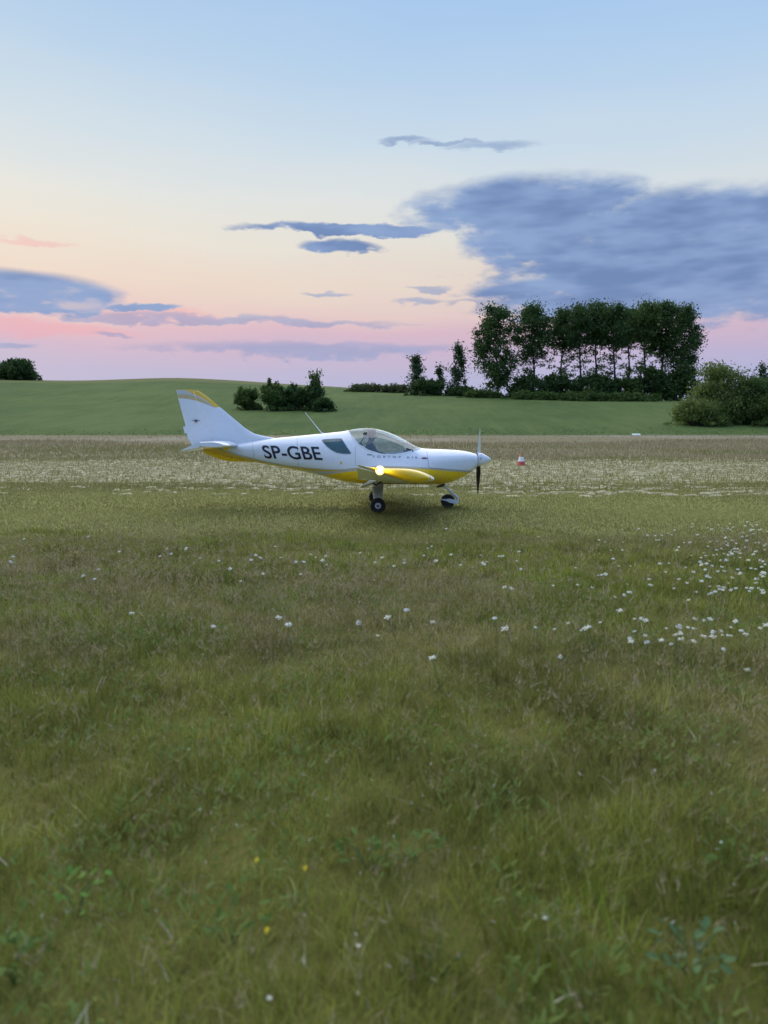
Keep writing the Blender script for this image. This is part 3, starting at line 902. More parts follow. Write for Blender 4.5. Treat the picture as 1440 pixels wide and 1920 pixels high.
# landing gear
def wheel(name, cx, cy, cz, r, w, rimmat='rim_metal', k=.72):
    e = empty(name); e.parent = AIR; e.location = (cx, cy, cz)
    tb_ = MB(); tb_.lathe([(-w * .36, r * .55 * k), (-w * .46, r * .66), (-w * .5, r * .80), (-w * .40, r * .93), (-w * .2, r * .99), (0, r), (w * .2, r * .99), (w * .40, r * .93), (w * .5, r * .80), (w * .46, r * .66), (w * .36, r * .55 * k)], 'y', (0, 0, 0), 28)
    tb_.build('tyre', ['black_rubber'], e)
    rb = MB(); rb.lathe([(a_ * w, b_ * r * k) for a_, b_ in ((-.37, .56), (-.43, .50), (-.30, .42), (-.22, .26), (.22, .26), (.30, .42), (.43, .50), (.37, .56))], 'y', (0, 0, 0), 24)
    rb.build('rim', [rimmat], e)
    hb_ = MB(); hb_.lathe([(-w * .42, r * .09), (-w * .38, r * .17), (w * .38, r * .17), (w * .42, r * .09)], 'y', (0, 0, 0), 14); hb_.build('hub', ['black_plastic'], e)
    return e
for sgn in (-1, 1):
    wheel('main_wheel', -0.155, sgn * 1.15, 0.156, 0.156, 0.12)
    g = MB(); rows = []
    for k, (y, z, c0, c1) in enumerate(((.20, .57, -.235, -.035), (.48, .53, -.23, -.04), (.74, .45, -.225, -.05), (.93, .34, -.225, -.065), (1.03, .25, -.22, -.075), (1.055, .20, -.215, -.09))):
        tk = .022 - .0022 * k
        rows.append([(c0, sgn * (y - tk * .3), z - tk), (c1, sgn * (y - tk * .3), z - tk), (c1 + .012, sgn * y, z), (c1, sgn * (y + tk * .6), z + tk), (c0, sgn * (y + tk * .6), z + tk), (c0 - .012, sgn * y, z)])
    g.grid(rows, closed=True, cap=True)
    lg = g.build('main_gear_leg', ['leg_composite'], AIR, autosmooth=40)
    b = MB(); b.box((-.15, sgn * 1.062, .20), (.11, .022, .10)); b.tube([(-.155, sgn * 1.04, .165), (-.155, sgn * 1.2, .165)], .017, 8)
    b.build('brake_bracket', ['leg_white'], lg)
nwx, nwz = S(840.5, 943.5)
wheel('nose_wheel', nwx, 0, 0.150, 0.150, 0.11, 'black_plastic')
ng = MB()
p0, p1, p2, p3 = S(826, 904), S(849, 925), S(858.5, 932.5), S(858.5, 940.5)
ng.tube([(p0[0], 0, p0[1]), (p1[0], 0, p1[1]), (p2[0], 0, p2[1])], [.020, .026, .034], 10)
ng.tube([(p2[0], 0, p2[1] + .01), (p3[0], 0, p3[1])], [.034, .032], 10)
ngo = ng.build('nose_gear_leg', ['leg_white'], AIR)
for sgn in (-1, 1):
    fk = MB()
    fk.grid([[(p3[0] + .025, sgn * (.0 + .02), p3[1] + .03), (p3[0] + .02, sgn * .02, p3[1] - .02)],
             [(p3[0] - .03, sgn * .078, p3[1] + .035), (p3[0] - .04, sgn * .078, p3[1] - .045)],
             [(nwx + .03, sgn * .082, .205), (nwx + .01, sgn * .082, .125)],
             [(nwx - .03, sgn * .082, .198), (nwx - .025, sgn * .082, .148)],
             [(nwx - .155, sgn * .080, .197), (nwx - .155, sgn * .080, .182)]])
    fo2 = fk.build('wheel_fork', ['leg_white'], ngo, smooth=False)
    md = fo2.modifiers.new('thickness', 'SOLIDIFY'); md.thickness = 0.012
ax_ = MB(); ax_.tube([(nwx, -.09, .148), (nwx, .09, .148)], .014, 8); ax_.build('axle', ['rim_metal'], ngo)
ep = MB(); e0 = S(833, 905); e1 = S(818.5, 912)
ep.tube([(e0[0], -.10, e0[1]), (e0[0] - .03, -.10, e0[1] - .05), (e1[0], -.10, e1[1])], .026, 10); ep.build('exhaust_pipe', ['exhaust'], AIR)

# ------------------------------------------------------------------ pilot (sits inside the aircraft)
PIL = empty('person', (0, 16.3, 0), R(1.7))
tag(PIL, 'person in dark jacket with a headset sitting under the clear canopy', 'person')
PY = 0.26
def skinned(name, joints, bones, mat, parent, sub=1, root=0):
    me = bpy.data.meshes.new(name)
    me.from_pydata([j[0] for j in joints], bones, [])
    me.materials.append(MATS[mat])
    o = bpy.data.objects.new(name, me); col.objects.link(o); o.parent = parent
    s = o.modifiers.new('skin', 'SKIN'); s.use_smooth_shade = True
    for i, j in enumerate(joints):
        sv = me.skin_vertices[0].data[i]
        r = j[1]; sv.radius = (r, r) if not isinstance(r, tuple) else r
        sv.use_root = (i == root)
    u = o.modifiers.new('subdivision', 'SUBSURF'); u.levels = sub; u.render_levels = sub
    return o
J = [((-.26, PY, 1.00), .15), ((-.28, PY, 1.15), .14), ((-.30, PY, 1.28), .145), ((-.29, PY, 1.385), .07), ((-.275, PY, 1.43), .055), ((-.25, PY, 1.49), .078), ((-.235, PY, 1.56), .092), ((-.245, PY, 1.625), .06),
     ((-.13, PY, 1.53), .022)]
Bn = [(0, 1), (1, 2), (2, 3), (3, 4), (4, 5), (5, 6), (6, 7), (6, 8)]
for sg in (-1, 1):
    b = len(J)
    J += [((-.28, PY + sg * .18, 1.335), .06), ((-.17, PY + sg * .22, 1.16), .047), ((.10, PY + sg * .12, 1.10), .034), ((.16, PY + sg * .10, 1.09), .03)]
    Bn += [(2, b), (b, b + 1), (b + 1, b + 2), (b + 2, b + 3)]
    for k in range(4):
        J += [((.215, PY + sg * (.10 + .02 * (k - 1.5)), 1.095 - .004 * k), .010), ((.235, PY + sg * (.10 + .02 * (k - 1.5)), 1.06), .009)]
        Bn += [(b + 3, len(J) - 2), (len(J) - 2, len(J) - 1)]
    J += [((.165, PY + sg * .055, 1.10), .010), ((.20, PY + sg * .05, 1.085), .009)]
    Bn += [(b + 3, len(J) - 2), (len(J) - 2, len(J) - 1)]
    b = len(J)
    J += [((-.20, PY + sg * .09, .97), .085), ((.22, PY + sg * .10, 1.0), .065), ((.48, PY + sg * .10, .86), .045), ((.55, PY + sg * .10, .86), .04)]
    Bn += [(0, b), (b, b + 1), (b + 1, b + 2), (b + 2, b + 3)]
skinned('body', J, Bn, 'skin', PIL)
J = [((-.26, PY, .98), .165), ((-.28, PY, 1.15), .158), ((-.30, PY, 1.27), .165), ((-.29, PY, 1.375), .085), ((-.28, PY, 1.405), .068)]
Bn = [(0, 1), (1, 2), (2, 3), (3, 4)]
for sg in (-1, 1):
    b = len(J)
    J += [((-.28, PY + sg * .185, 1.33), .078), ((-.17, PY + sg * .225, 1.16), .062), ((.08, PY + sg * .125, 1.103), .046)]
    Bn += [(2, b), (b, b + 1), (b + 1, b + 2)]
skinned('jacket', J, Bn, 'dark_cloth', PIL)
J = [((-.26, PY, .97), .16)]; Bn = []
for sg in (-1, 1):
    b = len(J)
    J += [((-.18, PY + sg * .09, .97), .098), ((.22, PY + sg * .10, 1.0), .076), ((.46, PY + sg * .10, .87), .055)]
    Bn += [(0, b), (b, b + 1), (b + 1, b + 2)]
skinned('trousers', J, Bn, 'dark_cloth', PIL)
hb = MB(); rows = []
for i in range(9):
    a = math.pi * i / 8
    rows.append([(-.255 + .108 * math.sin(a) * math.cos(b_) - .012, PY + .088 * math.sin(a) * math.sin(b_), 1.585 + .088 * math.cos(a) - (.05 * (math.cos(b_) < -.1)) * (a > 1.7)) for b_ in np.linspace(0, 2 * math.pi, 17)[:-1]])
hb.grid(rows[:6], closed=True, cap=True); hb.build('hair', ['hair'], PIL)
hs = MB()
hs.tube([(-.25, PY + .10 * math.cos(a), 1.575 + .115 * math.sin(a)) for a in np.linspace(0, math.pi, 13)], .012, 6)
for sg in (-1, 1): hs.lathe([(-.02, .03), (-.015, .046), (.02, .046), (.025, .03)], 'y', (-.25, PY + sg * .10, 1.555), 14)
hs.tube([(-.24, PY - .11, 1.54), (-.15, PY - .09, 1.49), (-.125, PY - .04, 1.485)], .006, 5)
hs.build('headset', ['black_plastic'], PIL)

# ------------------------------------------------------------------ traffic cone and marker board
cx, cy = (977 - 720) / FPX * 37.5, 37.5
CO = empty('traffic_cone', (cx, cy, gz(cx, cy) + 0.005))
tag(CO, 'red and white traffic cone standing on the pale strip ahead of the aircraft', 'traffic cone')
b = MB(); b.box((0, 0, .02), (.50, .50, .04)); b.build('base', ['cone_red'], CO)
def crad(z): return .205 - .165 * (z - .04) / .64
for nm, za, zb, mt in (('lower_band', .041, .21, 'cone_red'), ('white_band', .2105, .43, 'cone_white'), ('tip', .4305, .68, 'cone_orange')):
    b = MB(); b.lathe([(za, crad(za)), ((za + zb) / 2, crad((za + zb) / 2)), (zb, crad(zb))], 'z', (0, 0, 0), 24); b.build(nm, [mt], CO)
cx, cy = (1190 - 720) / FPX * 86, 86.0
mk = MB()
mk.grid([[(x, -.22, 0.10), (x, -.03, .26), (x, .03, .26), (x, .22, .10)] for x in (-.45, .45)], cap=False)
MK = mk.build('marker_board', ['board_white'], None, smooth=False, loc=(cx, cy, gz(cx, cy)))
md = MK.modifiers.new('thickness', 'SOLIDIFY'); md.thickness = .03
tag(MK, 'small white marker board lying at the near edge of the green field', 'marker')

# ------------------------------------------------------------------ trees and bushes
def leaf_mesh(name, cen, size, flat=0.0, elong=1.6):
    """one small folded leaf face per centre"""
    n = len(cen)
    a = rng.normal(size=(n, 3)); a[:, 2] *= (1 - flat); a /= np.linalg.norm(a, axis=1)[:, None] + 1e-9
    b = rng.normal(size=(n, 3)); b -= (b * a).sum(1)[:, None] * a; b /= np.linalg.norm(b, axis=1)[:, None] + 1e-9
    s = size * rng.uniform(.6, 1.4, n)[:, None]
    p0 = cen - a * s * elong * .5; p2 = cen + a * s * elong * .5
    p1 = cen + b * s * .5; p3 = cen - b * s * .5
    V = np.stack([p0, p1, p2, p3], 1).reshape(-1, 3)
    return quads(name, V)
def quads(name, V, k=4):
    n = len(V) // k
    me = bpy.data.meshes.new(name)
    me.vertices.add(len(V)); me.vertices.foreach_set('co', V.astype(np.float32).ravel())
    me.loops.add(n * k); me.loops.foreach_set('vertex_index', np.arange(n * k))
    me.polygons.add(n); me.polygons.foreach_set('loop_start', np.arange(n) * k)
    me.update()
    return me
def clump_points(clumps):
    out_ = []
    for (c, r, n) in clumps:
        d = rng.normal(size=(n, 3)); d /= np.linalg.norm(d, axis=1)[:, None]
        rad = rng.random(n) ** (1 / 2.2)
        out_.append(np.asarray(c) + d * rad[:, None] * np.asarray(r))
    return np.concatenate(out_)
def make_tree(name, label, group, base, H, W_, crown_from, leafmat, n_clump=46, leaf=.34, per=80, lean=0.0, low_sparse=0, cat='tree', profile=None, trunk_r=None):
    x0, y0, z0 = base
    root = empty(name, (x0, y0, z0)); tag(root, label, cat, group)
    tr = trunk_r or .012 * H + .05
    tk = MB()
    ph = rng.uniform(0, 6.28)
    def axis(h): return np.array([lean * (max(0, h) / H) ** 1.5 * H + .25 * math.sin(ph + h * .35), .2 * math.cos(ph * 2 + h * .3), h])
    hs_ = np.linspace(-.3, H * .95, 24)
    tk.tube([axis(h) for h in hs_], [tr * (1 - .88 * max(0, h) / H) for h in hs_], 7)
    clumps = []
    for k in range(n_clump):
        u = (k + rng.random()) / n_clump
        h = H * (crown_from + (1 - crown_from) * u ** .9) + rng.normal() * .5 * (u < .3)
        rr = profile(u) if profile else (math.sin(math.pi * min(1, .16 + .80 * u)) ** .7)
        ra = W_ / 2 * rr * math.sqrt(rng.random()) * .9
        th = rng.uniform(0, 6.28)
        c = axis(h) + np.array([ra * math.cos(th), ra * math.sin(th), rng.normal() * .2])
        r_ = rng.uniform(.5, 1.35) * (W_ / 6.0) ** .5
        clumps.append((c, (r_, r_, r_ * .85), int(per * rng.uniform(.35, .9))))
        clumps.append((c + np.array([0, 0, .2]), (r_ * 1.9, r_ * 1.9, r_ * 1.5), int(per * .45)))
        if k % 2 == 0:
            s0 = axis(min(.90 * H, max(.1 * H, h - ra * .9 - .8))); mid = s0 * .5 + c * .5 + np.array([0, 0, .25])
            tk.tube([s0, mid, c], [tr * .30, tr * .18, tr * .06], 5)
    for k in range(low_sparse):
        h = H * rng.uniform(.16, crown_from + .05); th = rng.uniform(0, 6.28); ra = rng.uniform(.4, W_ * .5)
        c = axis(h) + np.array([ra * math.cos(th), ra * math.sin(th), 0])
        tk.tube([axis(h - .3), c], [tr * .16, tr * .05], 4)
        clumps.append((c, (1.0, 1.0, .55), int(per * .20)))
    P = clump_points(clumps)
    link('crown', leaf_mesh('crown', P, leaf), leafmat, root)
    tk.build('trunk', ['bark'], root)
    return root
def make_bush(name, label, group, base, W_, D_, H, leafmat, n_clump=26, leaf=.30, per=110, spikes=0, cat='bush', skew=0.0):
    root = empty(name, base); tag(root, label, cat, group)
    clumps = []; st_ = MB()
    for k in range(n_clump):
        th = rng.uniform(0, 6.28); u = rng.random()
        h = H * (.10 + .74 * u)
        lim = math.sqrt(max(.05, 1 - (h / H) ** 2.2))
        ra = lim * math.sqrt(rng.random()) * .86
        c = np.array([ra * math.cos(th) * W_ / 2 + skew * h, ra * math.sin(th) * D_ / 2, h])
        r_ = rng.uniform(.10, .19) * (W_ + H) * .5
        clumps.append((c, (r_, r_, r_ * .8), int(per * rng.uniform(.4, 1.0))))
        clumps.append((c, (r_ * 1.7, r_ * 1.5, r_ * 1.15), int(per * .4)))
        if k % 3 == 0: st_.tube([(c[0] * .2, c[1] * .2, -.15), (c[0] * .6, c[1] * .6, h * .5), c], [.09, .06, .02], 5)
    for k in range(16):                                     # loose shoots over the crown and weeds round the foot
        th = rng.uniform(0, 6.28); top_ = k % 2 == 0
        h = H * rng.uniform(.55, 1.0) if top_ else H * .04
        ra = math.sqrt(max(.05, 1 - (h / H) ** 2.2)) * (1.02 if top_ else 1.08)
        r_ = rng.uniform(.25, .55) if top_ else rng.uniform(.3, .6)
        clumps.append((np.array([ra * math.cos(th) * W_ / 2 + skew * h, ra * math.sin(th) * D_ / 2, h]), (r_, r_, r_ * (1.5 if top_ else .6)), int(per * .18)))
    for k in range(spikes):
        xx = rng.uniform(-.4, .4) * W_; hh = H * rng.uniform(1.0, 1.2)
        lim = math.sqrt(max(.05, 1 - (2 * xx / W_) ** 2))
        hb_ = H * .75 * lim
        st_.tube([(xx * .5, 0, 0), (xx, 0, hb_), (xx + .1, 0, hh * lim)], [.07, .05, .015], 5)
        for q_ in range(5):
            clumps.append((np.array([xx, 0, hb_ + (hh * lim - hb_) * q_ / 4]), (.35, .35, .35), int(per * .25)))
    link('foliage', leaf_mesh('foliage', clump_points(clumps), leaf), leafmat, root)
    st_.build('stems', ['bark'], root)
    return root
def spot(px, y):
    x = (px - 720) / FPX * y
    return (x, y, gz(x, y))
def hgt(px, y, row):
    """height above ground at that spot that reaches the row"""
    x, _, z = spot(px, y)
    return EYE + y * (820 - row) / FPX - z
def wpx(w, y): return w * y / FPX

GROVE = 'tall trees of the grove on the field crest'
full = lambda u: .62 + .38 * math.sin(math.pi * min(1, u * 1.05))
grove = [  # px, depth, top row, width px, crown from, leaf clumps, sparse lower twigs, label
    (929, 160, 573, 94, .10, 92, 0, 'leftmost tall dark tree of the grove, leafy almost to the ground'),
    (996, 163, 571, 88, .46, 60, 30, 'second tall tree from the left in the grove with bare lower trunk'),
    (1050, 166, 580, 66, .58, 44, 30, 'third tall tree from the left in the grove, slim with high crown'),
    (1082, 161, 572, 68, .60, 44, 32, 'fourth tall tree from the left in the grove with high dark crown'),
    (1112, 165, 568, 66, .62, 44, 30, 'fifth tall tree from the left in the grove, bare trunk against sky'),
    (1145, 160, 571, 68, .60, 46, 32, 'sixth tall tree from the left in the grove near its middle'),
    (1172, 167, 578, 60, .64, 40, 28, 'fourth tall tree from the right in the grove with bare trunk'),
    (1202, 161, 566, 70, .60, 48, 30, 'third tall tree from the right in the grove with highest pointed crown'),
    (1236, 164, 567, 74, .48, 60, 18, 'second tall tree from the right in the grove, dense wide crown'),
    (1270, 159, 573, 66, .12, 84, 0, 'rightmost tall tree of the grove with foliage down its whole trunk'),
]
for px, y, row, w, cf, nc, ls, lab in grove:
    b = spot(px, y); H = hgt(px, y, row) - 1.3
    make_tree('tall_tree', lab, GROVE, b, H, wpx(w, y) * .92, cf, 'leaf_dark' if px != 1202 else 'leaf_mid', int(nc * 1.25), .27, 120, low_sparse=ls, profile=full if cf < .2 else (lambda u: .55 + .45 * math.sin(math.pi * min(1, .1 + u * .95))),
              lean=(.04 if px > 1260 else 0))
UND = 'dark undergrowth below the grove'
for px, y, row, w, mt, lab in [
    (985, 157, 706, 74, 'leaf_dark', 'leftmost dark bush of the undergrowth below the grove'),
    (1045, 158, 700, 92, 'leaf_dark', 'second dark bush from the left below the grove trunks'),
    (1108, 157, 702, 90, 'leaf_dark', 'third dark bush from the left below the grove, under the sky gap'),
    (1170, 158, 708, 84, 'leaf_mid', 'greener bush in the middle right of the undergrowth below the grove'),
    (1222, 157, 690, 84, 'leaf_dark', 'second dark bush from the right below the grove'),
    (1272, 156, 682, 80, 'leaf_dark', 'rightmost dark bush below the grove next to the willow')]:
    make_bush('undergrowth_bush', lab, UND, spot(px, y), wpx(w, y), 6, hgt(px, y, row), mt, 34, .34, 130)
for px, y, row, w, lab in [
    (905, 156, 736, 90, 'low bush between the pointed tree and the tall grove'),
    (1000, 150, 742, 110, 'leftmost low bush along the front of the grove'),
    (1090, 149, 738, 120, 'middle low bush along the front of the grove'),
    (1185, 149, 740, 120, 'rightmost low bush along the front of the grove')]:
    make_bush('low_bush', lab, 'low bushes in front of the grove', spot(px, y), wpx(w, y), 4, max(1.2, hgt(px, y, row)), 'leaf_mid', 26, .30, 110)
# pointed young trees left of the grove
cone_p = lambda u: max(.10, 1.0 - u * .92)
for px, y, row, w, lab in [(781, 170, 672, 42, 'left pointed young tree rising from the hedge'), (822, 172, 690, 16, 'thin pointed sapling between the two pointed young trees'), (857, 168, 653, 46, 'tallest pointed young tree left of the grove')]:
    b = spot(px, y); make_tree('young_tree', lab, 'pointed young trees beside the grove', b, hgt(px, y, row), wpx(w, y), .10, 'leaf_conifer', 60 if w > 20 else 22, .26, 46, profile=cone_p, trunk_r=.12)
for px, y, row, w, mt, lab in [(800, 166, 714, 76, 'leaf_dark', 'dark bush at the foot of the left pointed young tree'), (862, 165, 728, 60, 'leaf_dark', 'dark bush at the foot of the tallest pointed young tree'),
                               (690, 185, 727, 84, 'leaf_olive', 'left piece of the grey green hedge on the crest'), (742, 182, 725, 70, 'leaf_olive', 'right piece of the grey green hedge on the crest')]:
    make_bush('hedge_bush', lab, 'hedge bushes on the crest', spot(px, y), wpx(w, y), 5, max(1.5, hgt(px, y, row)), mt, 30, .32, 120)
# bush cluster in the middle of the green field
for px, y, row, w, sp_, lab in [(466, 131, 722, 52, 2, 'leftmost bush of the cluster in the green field'), (511, 130, 708, 62, 3, 'tall light topped bush of the cluster in the green field'),
                                (556, 131, 716, 70, 1, 'widest dark bush of the cluster in the green field'), (592, 130, 712, 46, 2, 'bush with a thin upright shoot in the field cluster'), (605, 128, 742, 46, 0, 'lowest bush at the right end of the field cluster')]:
    make_bush('field_bush', lab, 'bush cluster in the green field', spot(px, y), wpx(w, y) * .95, 5, hgt(px, y, row) * .86, 'leaf_mid' if px in (511, 466) else 'leaf_dark', 40, .22, 130, spikes=sp_)
px, y = 592, 130
make_tree('field_sapling', 'thin upright sapling sticking out of the field bush cluster', None, spot(px, y), hgt(px, y, 701), wpx(20, y), .35, 'leaf_mid', 18, .24, 40, profile=lambda u: .5 + .5 * u, trunk_r=.08)
# lone round bush on the ridge
b = spot(38, 236); make_bush('round_bush', 'lone round dark bush on the ridge at the left', None, b, wpx(82, 236), 11, hgt(38, 236, 676), 'leaf_dark', 70, .42, 150)
# willow group at the right
WIL = 'willow bushes at the right edge of the field'
for px, y, row, w, mt, sk, nc, lab in [(1302, 99, 746, 100, 'leaf_willow', .12, 60, 'low pale green willow bush nearest the grove, leaning right'),
                                   (1342, 101, 678, 110, 'leaf_willow', .02, 90, 'tallest pale green willow bush at the right edge of the field'),
                                   (1398, 102, 704, 110, 'leaf_mid', 0, 80, 'darker green willow bush right of the tallest one'),
                                   (1452, 99, 735, 130, 'leaf_mid', 0, 80, 'dark bush cut by the right edge of the photo')]:
    make_bush('willow_bush', lab, WIL, spot(px, y), wpx(w, y), 6, hgt(px, y, row), mt, nc, .17, 170, spikes=0, skew=sk)
make_tree('slim_tree', 'slim dark pointed tree peeping over the right willow bushes', None, spot(1420, 140), hgt(1420, 140, 688), wpx(26, 140), .2, 'leaf_conifer', 22, .26, 40, profile=cone_p, trunk_r=.1)

# ------------------------------------------------------------------ grass (stuff)
def blades(name, P, h, w, lean, tint, segs=2, bend=.35):
    n = len(P)
    th = rng.uniform(0, 2 * math.pi, n)
    wd = np.stack([np.cos(th), np.sin(th), np.zeros(n)], 1)
    lth = th + math.pi / 2 + rng.normal(0, .5, n)
    ld = np.stack([np.cos(lth), np.sin(lth), np.zeros(n)], 1)
    Vs = []
    for k in range(segs):
        t_ = k / segs
        off = ld * ((lean * h) * (t_ * (1 - bend) + bend * t_ * t_))[:, None]
        up = np.zeros((n, 3)); up[:, 2] = h * t_ * (1 - .18 * lean * t_)
        ww = (w * (1 - .55 * t_))[:, None] * .5
        Vs += [P + off + up - wd * ww, P + off + up + wd * ww]
    off = ld * (lean * h)[:, None]; up = np.zeros((n, 3)); up[:, 2] = h * (1 - .18 * lean)
    Vs.append(P + off + up)
    k = len(Vs)
    V = np.stack(Vs, 1).reshape(-1, 3)
    base = np.arange(n) * k
    loops, starts, tot = [], [], []
    fv = []
    for s_ in range(segs - 1):
        fv.append(np.stack([base + 2 * s_, base + 2 * s_ + 1, base + 2 * s_ + 3, base + 2 * s_ + 2], 1))
    tri = np.stack([base + 2 * (segs - 1), base + 2 * (segs - 1) + 1, base + k - 1], 1)
    C = np.repeat(tint, k, axis=0)
    return V, fv, tri, C
def assemble(name, parts, label, cat=None):
    Vo, Q, T, C = [], [], [], []; b = 0
    for V, fv, tri, c in parts:
        Vo.append(V); C.append(c)
        for f in fv: Q.append(f + b)
        if tri is not None: T.append(tri + b)
        b += len(V)
    V = np.concatenate(Vo); C = np.concatenate(C)
    Q = np.concatenate(Q) if Q else np.zeros((0, 4), int); T = np.concatenate(T) if T else np.zeros((0, 3), int)
    me = bpy.data.meshes.new(name)
    me.vertices.add(len(V)); me.vertices.foreach_set('co', V.astype(np.float32).ravel())
    li = np.concatenate([Q.ravel(), T.ravel()])
    me.loops.add(len(li)); me.loops.foreach_set('vertex_index', li.astype(np.int32))
    me.polygons.add(len(Q) + len(T))
    me.polygons.foreach_set('loop_start', np.concatenate([np.arange(len(Q)) * 4, len(Q) * 4 + np.arange(len(T)) * 3]).astype(np.int32))
    me.update()
    at = me.attributes.new('tint', 'FLOAT_COLOR', 'POINT')
    at.data.foreach_set('color', np.concatenate([C, np.ones((len(C), 1))], 1).astype(np.float32).ravel())
    o = link(name, me, 'blade'); tag(o, label, cat, kind='stuff')
    return o
def scatter(ya, yb, dens, margin=1.6):
    """random ground points in the widening strip before the camera"""
    area = .56 * (yb * yb - ya * ya) + 2 * margin * (yb - ya)
    n = int(area * dens)
    out_ = np.zeros((0, 2))
    while len(out_) < n:
        y = rng.uniform(ya, yb, n * 2); x = rng.uniform(-1, 1, n * 2) * (.56 * yb + margin)
        k = np.abs(x) < .56 * y + margin
        out_ = np.concatenate([out_, np.stack([x[k], y[k]], 1)])
    out_ = out_[:n]
    return out_
def pts3(p, dz_=-.01): return np.column_stack([p, ground(p[:, 0], p[:, 1]) + dz_])
def mix(a, b, t_): return np.asarray(a)[None] * (1 - t_[:, None]) + np.asarray(b)[None] * t_[:, None]
def tints(p, sat=1.0):
    """meadow colours: patches of olive, brown seed heads and fresh green"""
    x, y = p[:, 0], p[:, 1]; n = len(p)
    a = n2(x, y); b = n1(x + 40, y + 9); d = n3(x, y)
    base = mix((.180, .205, .040), (.260, .265, .082), rng.random(n))
    k = (.8 * np.clip((a - .40) * 3.5, 0, 1) * np.clip((y - 1) / 3, .6, 1))[:, None]
    base = base * (1 - k) + mix((.235, .210, .110), (.330, .290, .185), rng.random(n)) * k
    g = (np.clip((b - .60) * 5, 0, 1) * .75)[:, None]
    base = base * (1 - g) + mix((.130, .175, .022), (.200, .250, .040), rng.random(n)) * g
    g2 = (np.clip((d - .78) * 8, 0, 1) * .55)[:, None]
    base = base * (1 - g2) + np.array([.105, .160, .040])[None] * g2
    dry = rng.random(n) < .03
    base[dry] = mix((.34, .30, .18), (.48, .44, .30), rng.random(n))[dry]
    mot = (.66 + .68 * n1(x * 2.3 + 3, y * 2.3)) * (.72 + .56 * n3(x * 4.1, y * 3.1 + 5))
    return base * (rng.uniform(.55, 1.45, n) * mot)[:, None] * np.array([1.05, 1.05, .76])[None]
parts = []
MEADOW_END = 13.2
def taper(p): return np.clip((MEADOW_END - .3 - p[:, 1] - 2.6 * n1(p[:, 0] * .6, p[:, 1])) / 1.6 + .15, .0, 1)
for ya, yb, dens, wmin, wmax, segs in ((1.0, 3.2, 5600, .002, .005, 2), (3.2, 5.5, 3800, .003, .006, 2), (5.5, 8.2, 1800, .0045, .008, 2), (8.2, MEADOW_END, 1100, .007, .012, 2)):
    p = scatter(ya, yb, dens); n = len(p)
    lump = .45 + 1.0 * n1(p[:, 0] * 1.8, p[:, 1] * 1.8)
    tp_ = taper(p); kp = rng.random(n) < tp_ * 1.5 + .1; p, lump, tp_ = p[kp], lump[kp], tp_[kp]; n = len(p)
    h = rng.uniform(.03, .125, n) * lump * (.45 + 1.1 * n3(p[:, 0] * 3.3 + 9, p[:, 1] * 3.3)) * (.35 + .65 * tp_)
    parts.append(blades('g', pts3(p), h, rng.uniform(wmin, wmax, n), rng.uniform(.1, 1.1, n), tints(p), segs))
# fine upright stalks with brown panicles
for ya, yb, dens, sw in ((1.0, 3.5, 300, .0014), (3.5, 7, 240, .0024), (7, MEADOW_END, 150, .0045)):
    p = scatter(ya, yb, dens); n = len(p)
    keep = rng.random(n) < np.clip(.25 + 1.4 * (n2(p[:, 0], p[:, 1]) - .3), .1, 1); keep &= rng.random(len(keep)) < taper(p); p = p[keep]; n = len(p)
    h = rng.uniform(.14, .30, n); ln = rng.uniform(.05, .5, n)
    tn = mix((.24, .215, .075), (.34, .30, .13), rng.random(n))
    P3 = pts3(p)
    parts.append(blades('s', P3, h, np.full(n, sw), ln, tn, 2))
    hd = mix((.28, .225, .12), (.42, .35, .21), rng.random(n))
    for q_ in range(5):
        f = rng.uniform(.72, 1.02, n)
        P4 = P3.copy(); P4[:, 2] += h * f * .92; P4[:, :2] += rng.normal(0, .012, (n, 2))
        parts.append(blades('p', P4, rng.uniform(.018, .045, n), np.full(n, sw * 2.2), rng.uniform(.4, 1.6, n), hd, 1))
# dry pale bent blades
p = scatter(1.0, 9.0, 8); n = len(p)
P3 = pts3(p, .03); P3[:, 2] += rng.uniform(0, .12, n)
parts.append(blades('d', P3, rng.uniform(.03, .07, n), rng.uniform(.003, .007, n), rng.uniform(1.0, 2.2, n), mix((.32, .30, .17), (.50, .47, .33), rng.random(n)), 2))
# broad leaved herbs between the grass
p = scatter(1.0, 8.0, 170); p = p[n3(p[:, 0], p[:, 1]) > .58]; n = len(p)
for q_ in range(4):
    P3 = pts3(p, .05); P3[:, :2] += rng.normal(0, .03, (n, 2)); P3[:, 2] += rng.uniform(0, .06, n)
    parts.append(blades('h', P3, rng.uniform(.015, .035, n), rng.uniform(.007, .016, n), rng.uniform(.6, 1.6, n), mix((.13, .19, .035), (.20, .26, .06), rng.random(n)), 3))
# tiny pale blossoms, husks and dead leaf ends
p = scatter(1.0, 10.5, 55); n = len(p)
P3 = pts3(p, .05); P3[:, 2] += rng.uniform(0, .13, n)
parts.append(blades('k', P3, rng.uniform(.004, .012, n), rng.uniform(.003, .009, n), rng.uniform(.5, 3.0, n), mix((.28, .27, .17), (.62, .60, .48), rng.random(n) ** 2), 1))
assemble('meadow_grass', parts, 'uncut olive meadow grass with brown seed heads')
# mown strip
parts = []
for ya, yb, dens, w0 in ((MEADOW_END - 3.0, 16, 900, .012), (16, 25.5, 420, .02)):
    p = scatter(ya, yb, dens, 2.5); n = len(p)
    a = n2(p[:, 0] * .5, p[:, 1] * 1.6)
    tn = mix((.192, .192, .055), (.288, .270, .105), rng.random(n)) * (.60 + .65 * a)[:, None]
    parts.append(blades('m', pts3(p), rng.uniform(.03, .075, n), np.full(n, w0), rng.uniform(.3, 1.3, n), tn, 1))
assemble('mown_grass', parts, 'short mown yellow green grass of the runway strip')
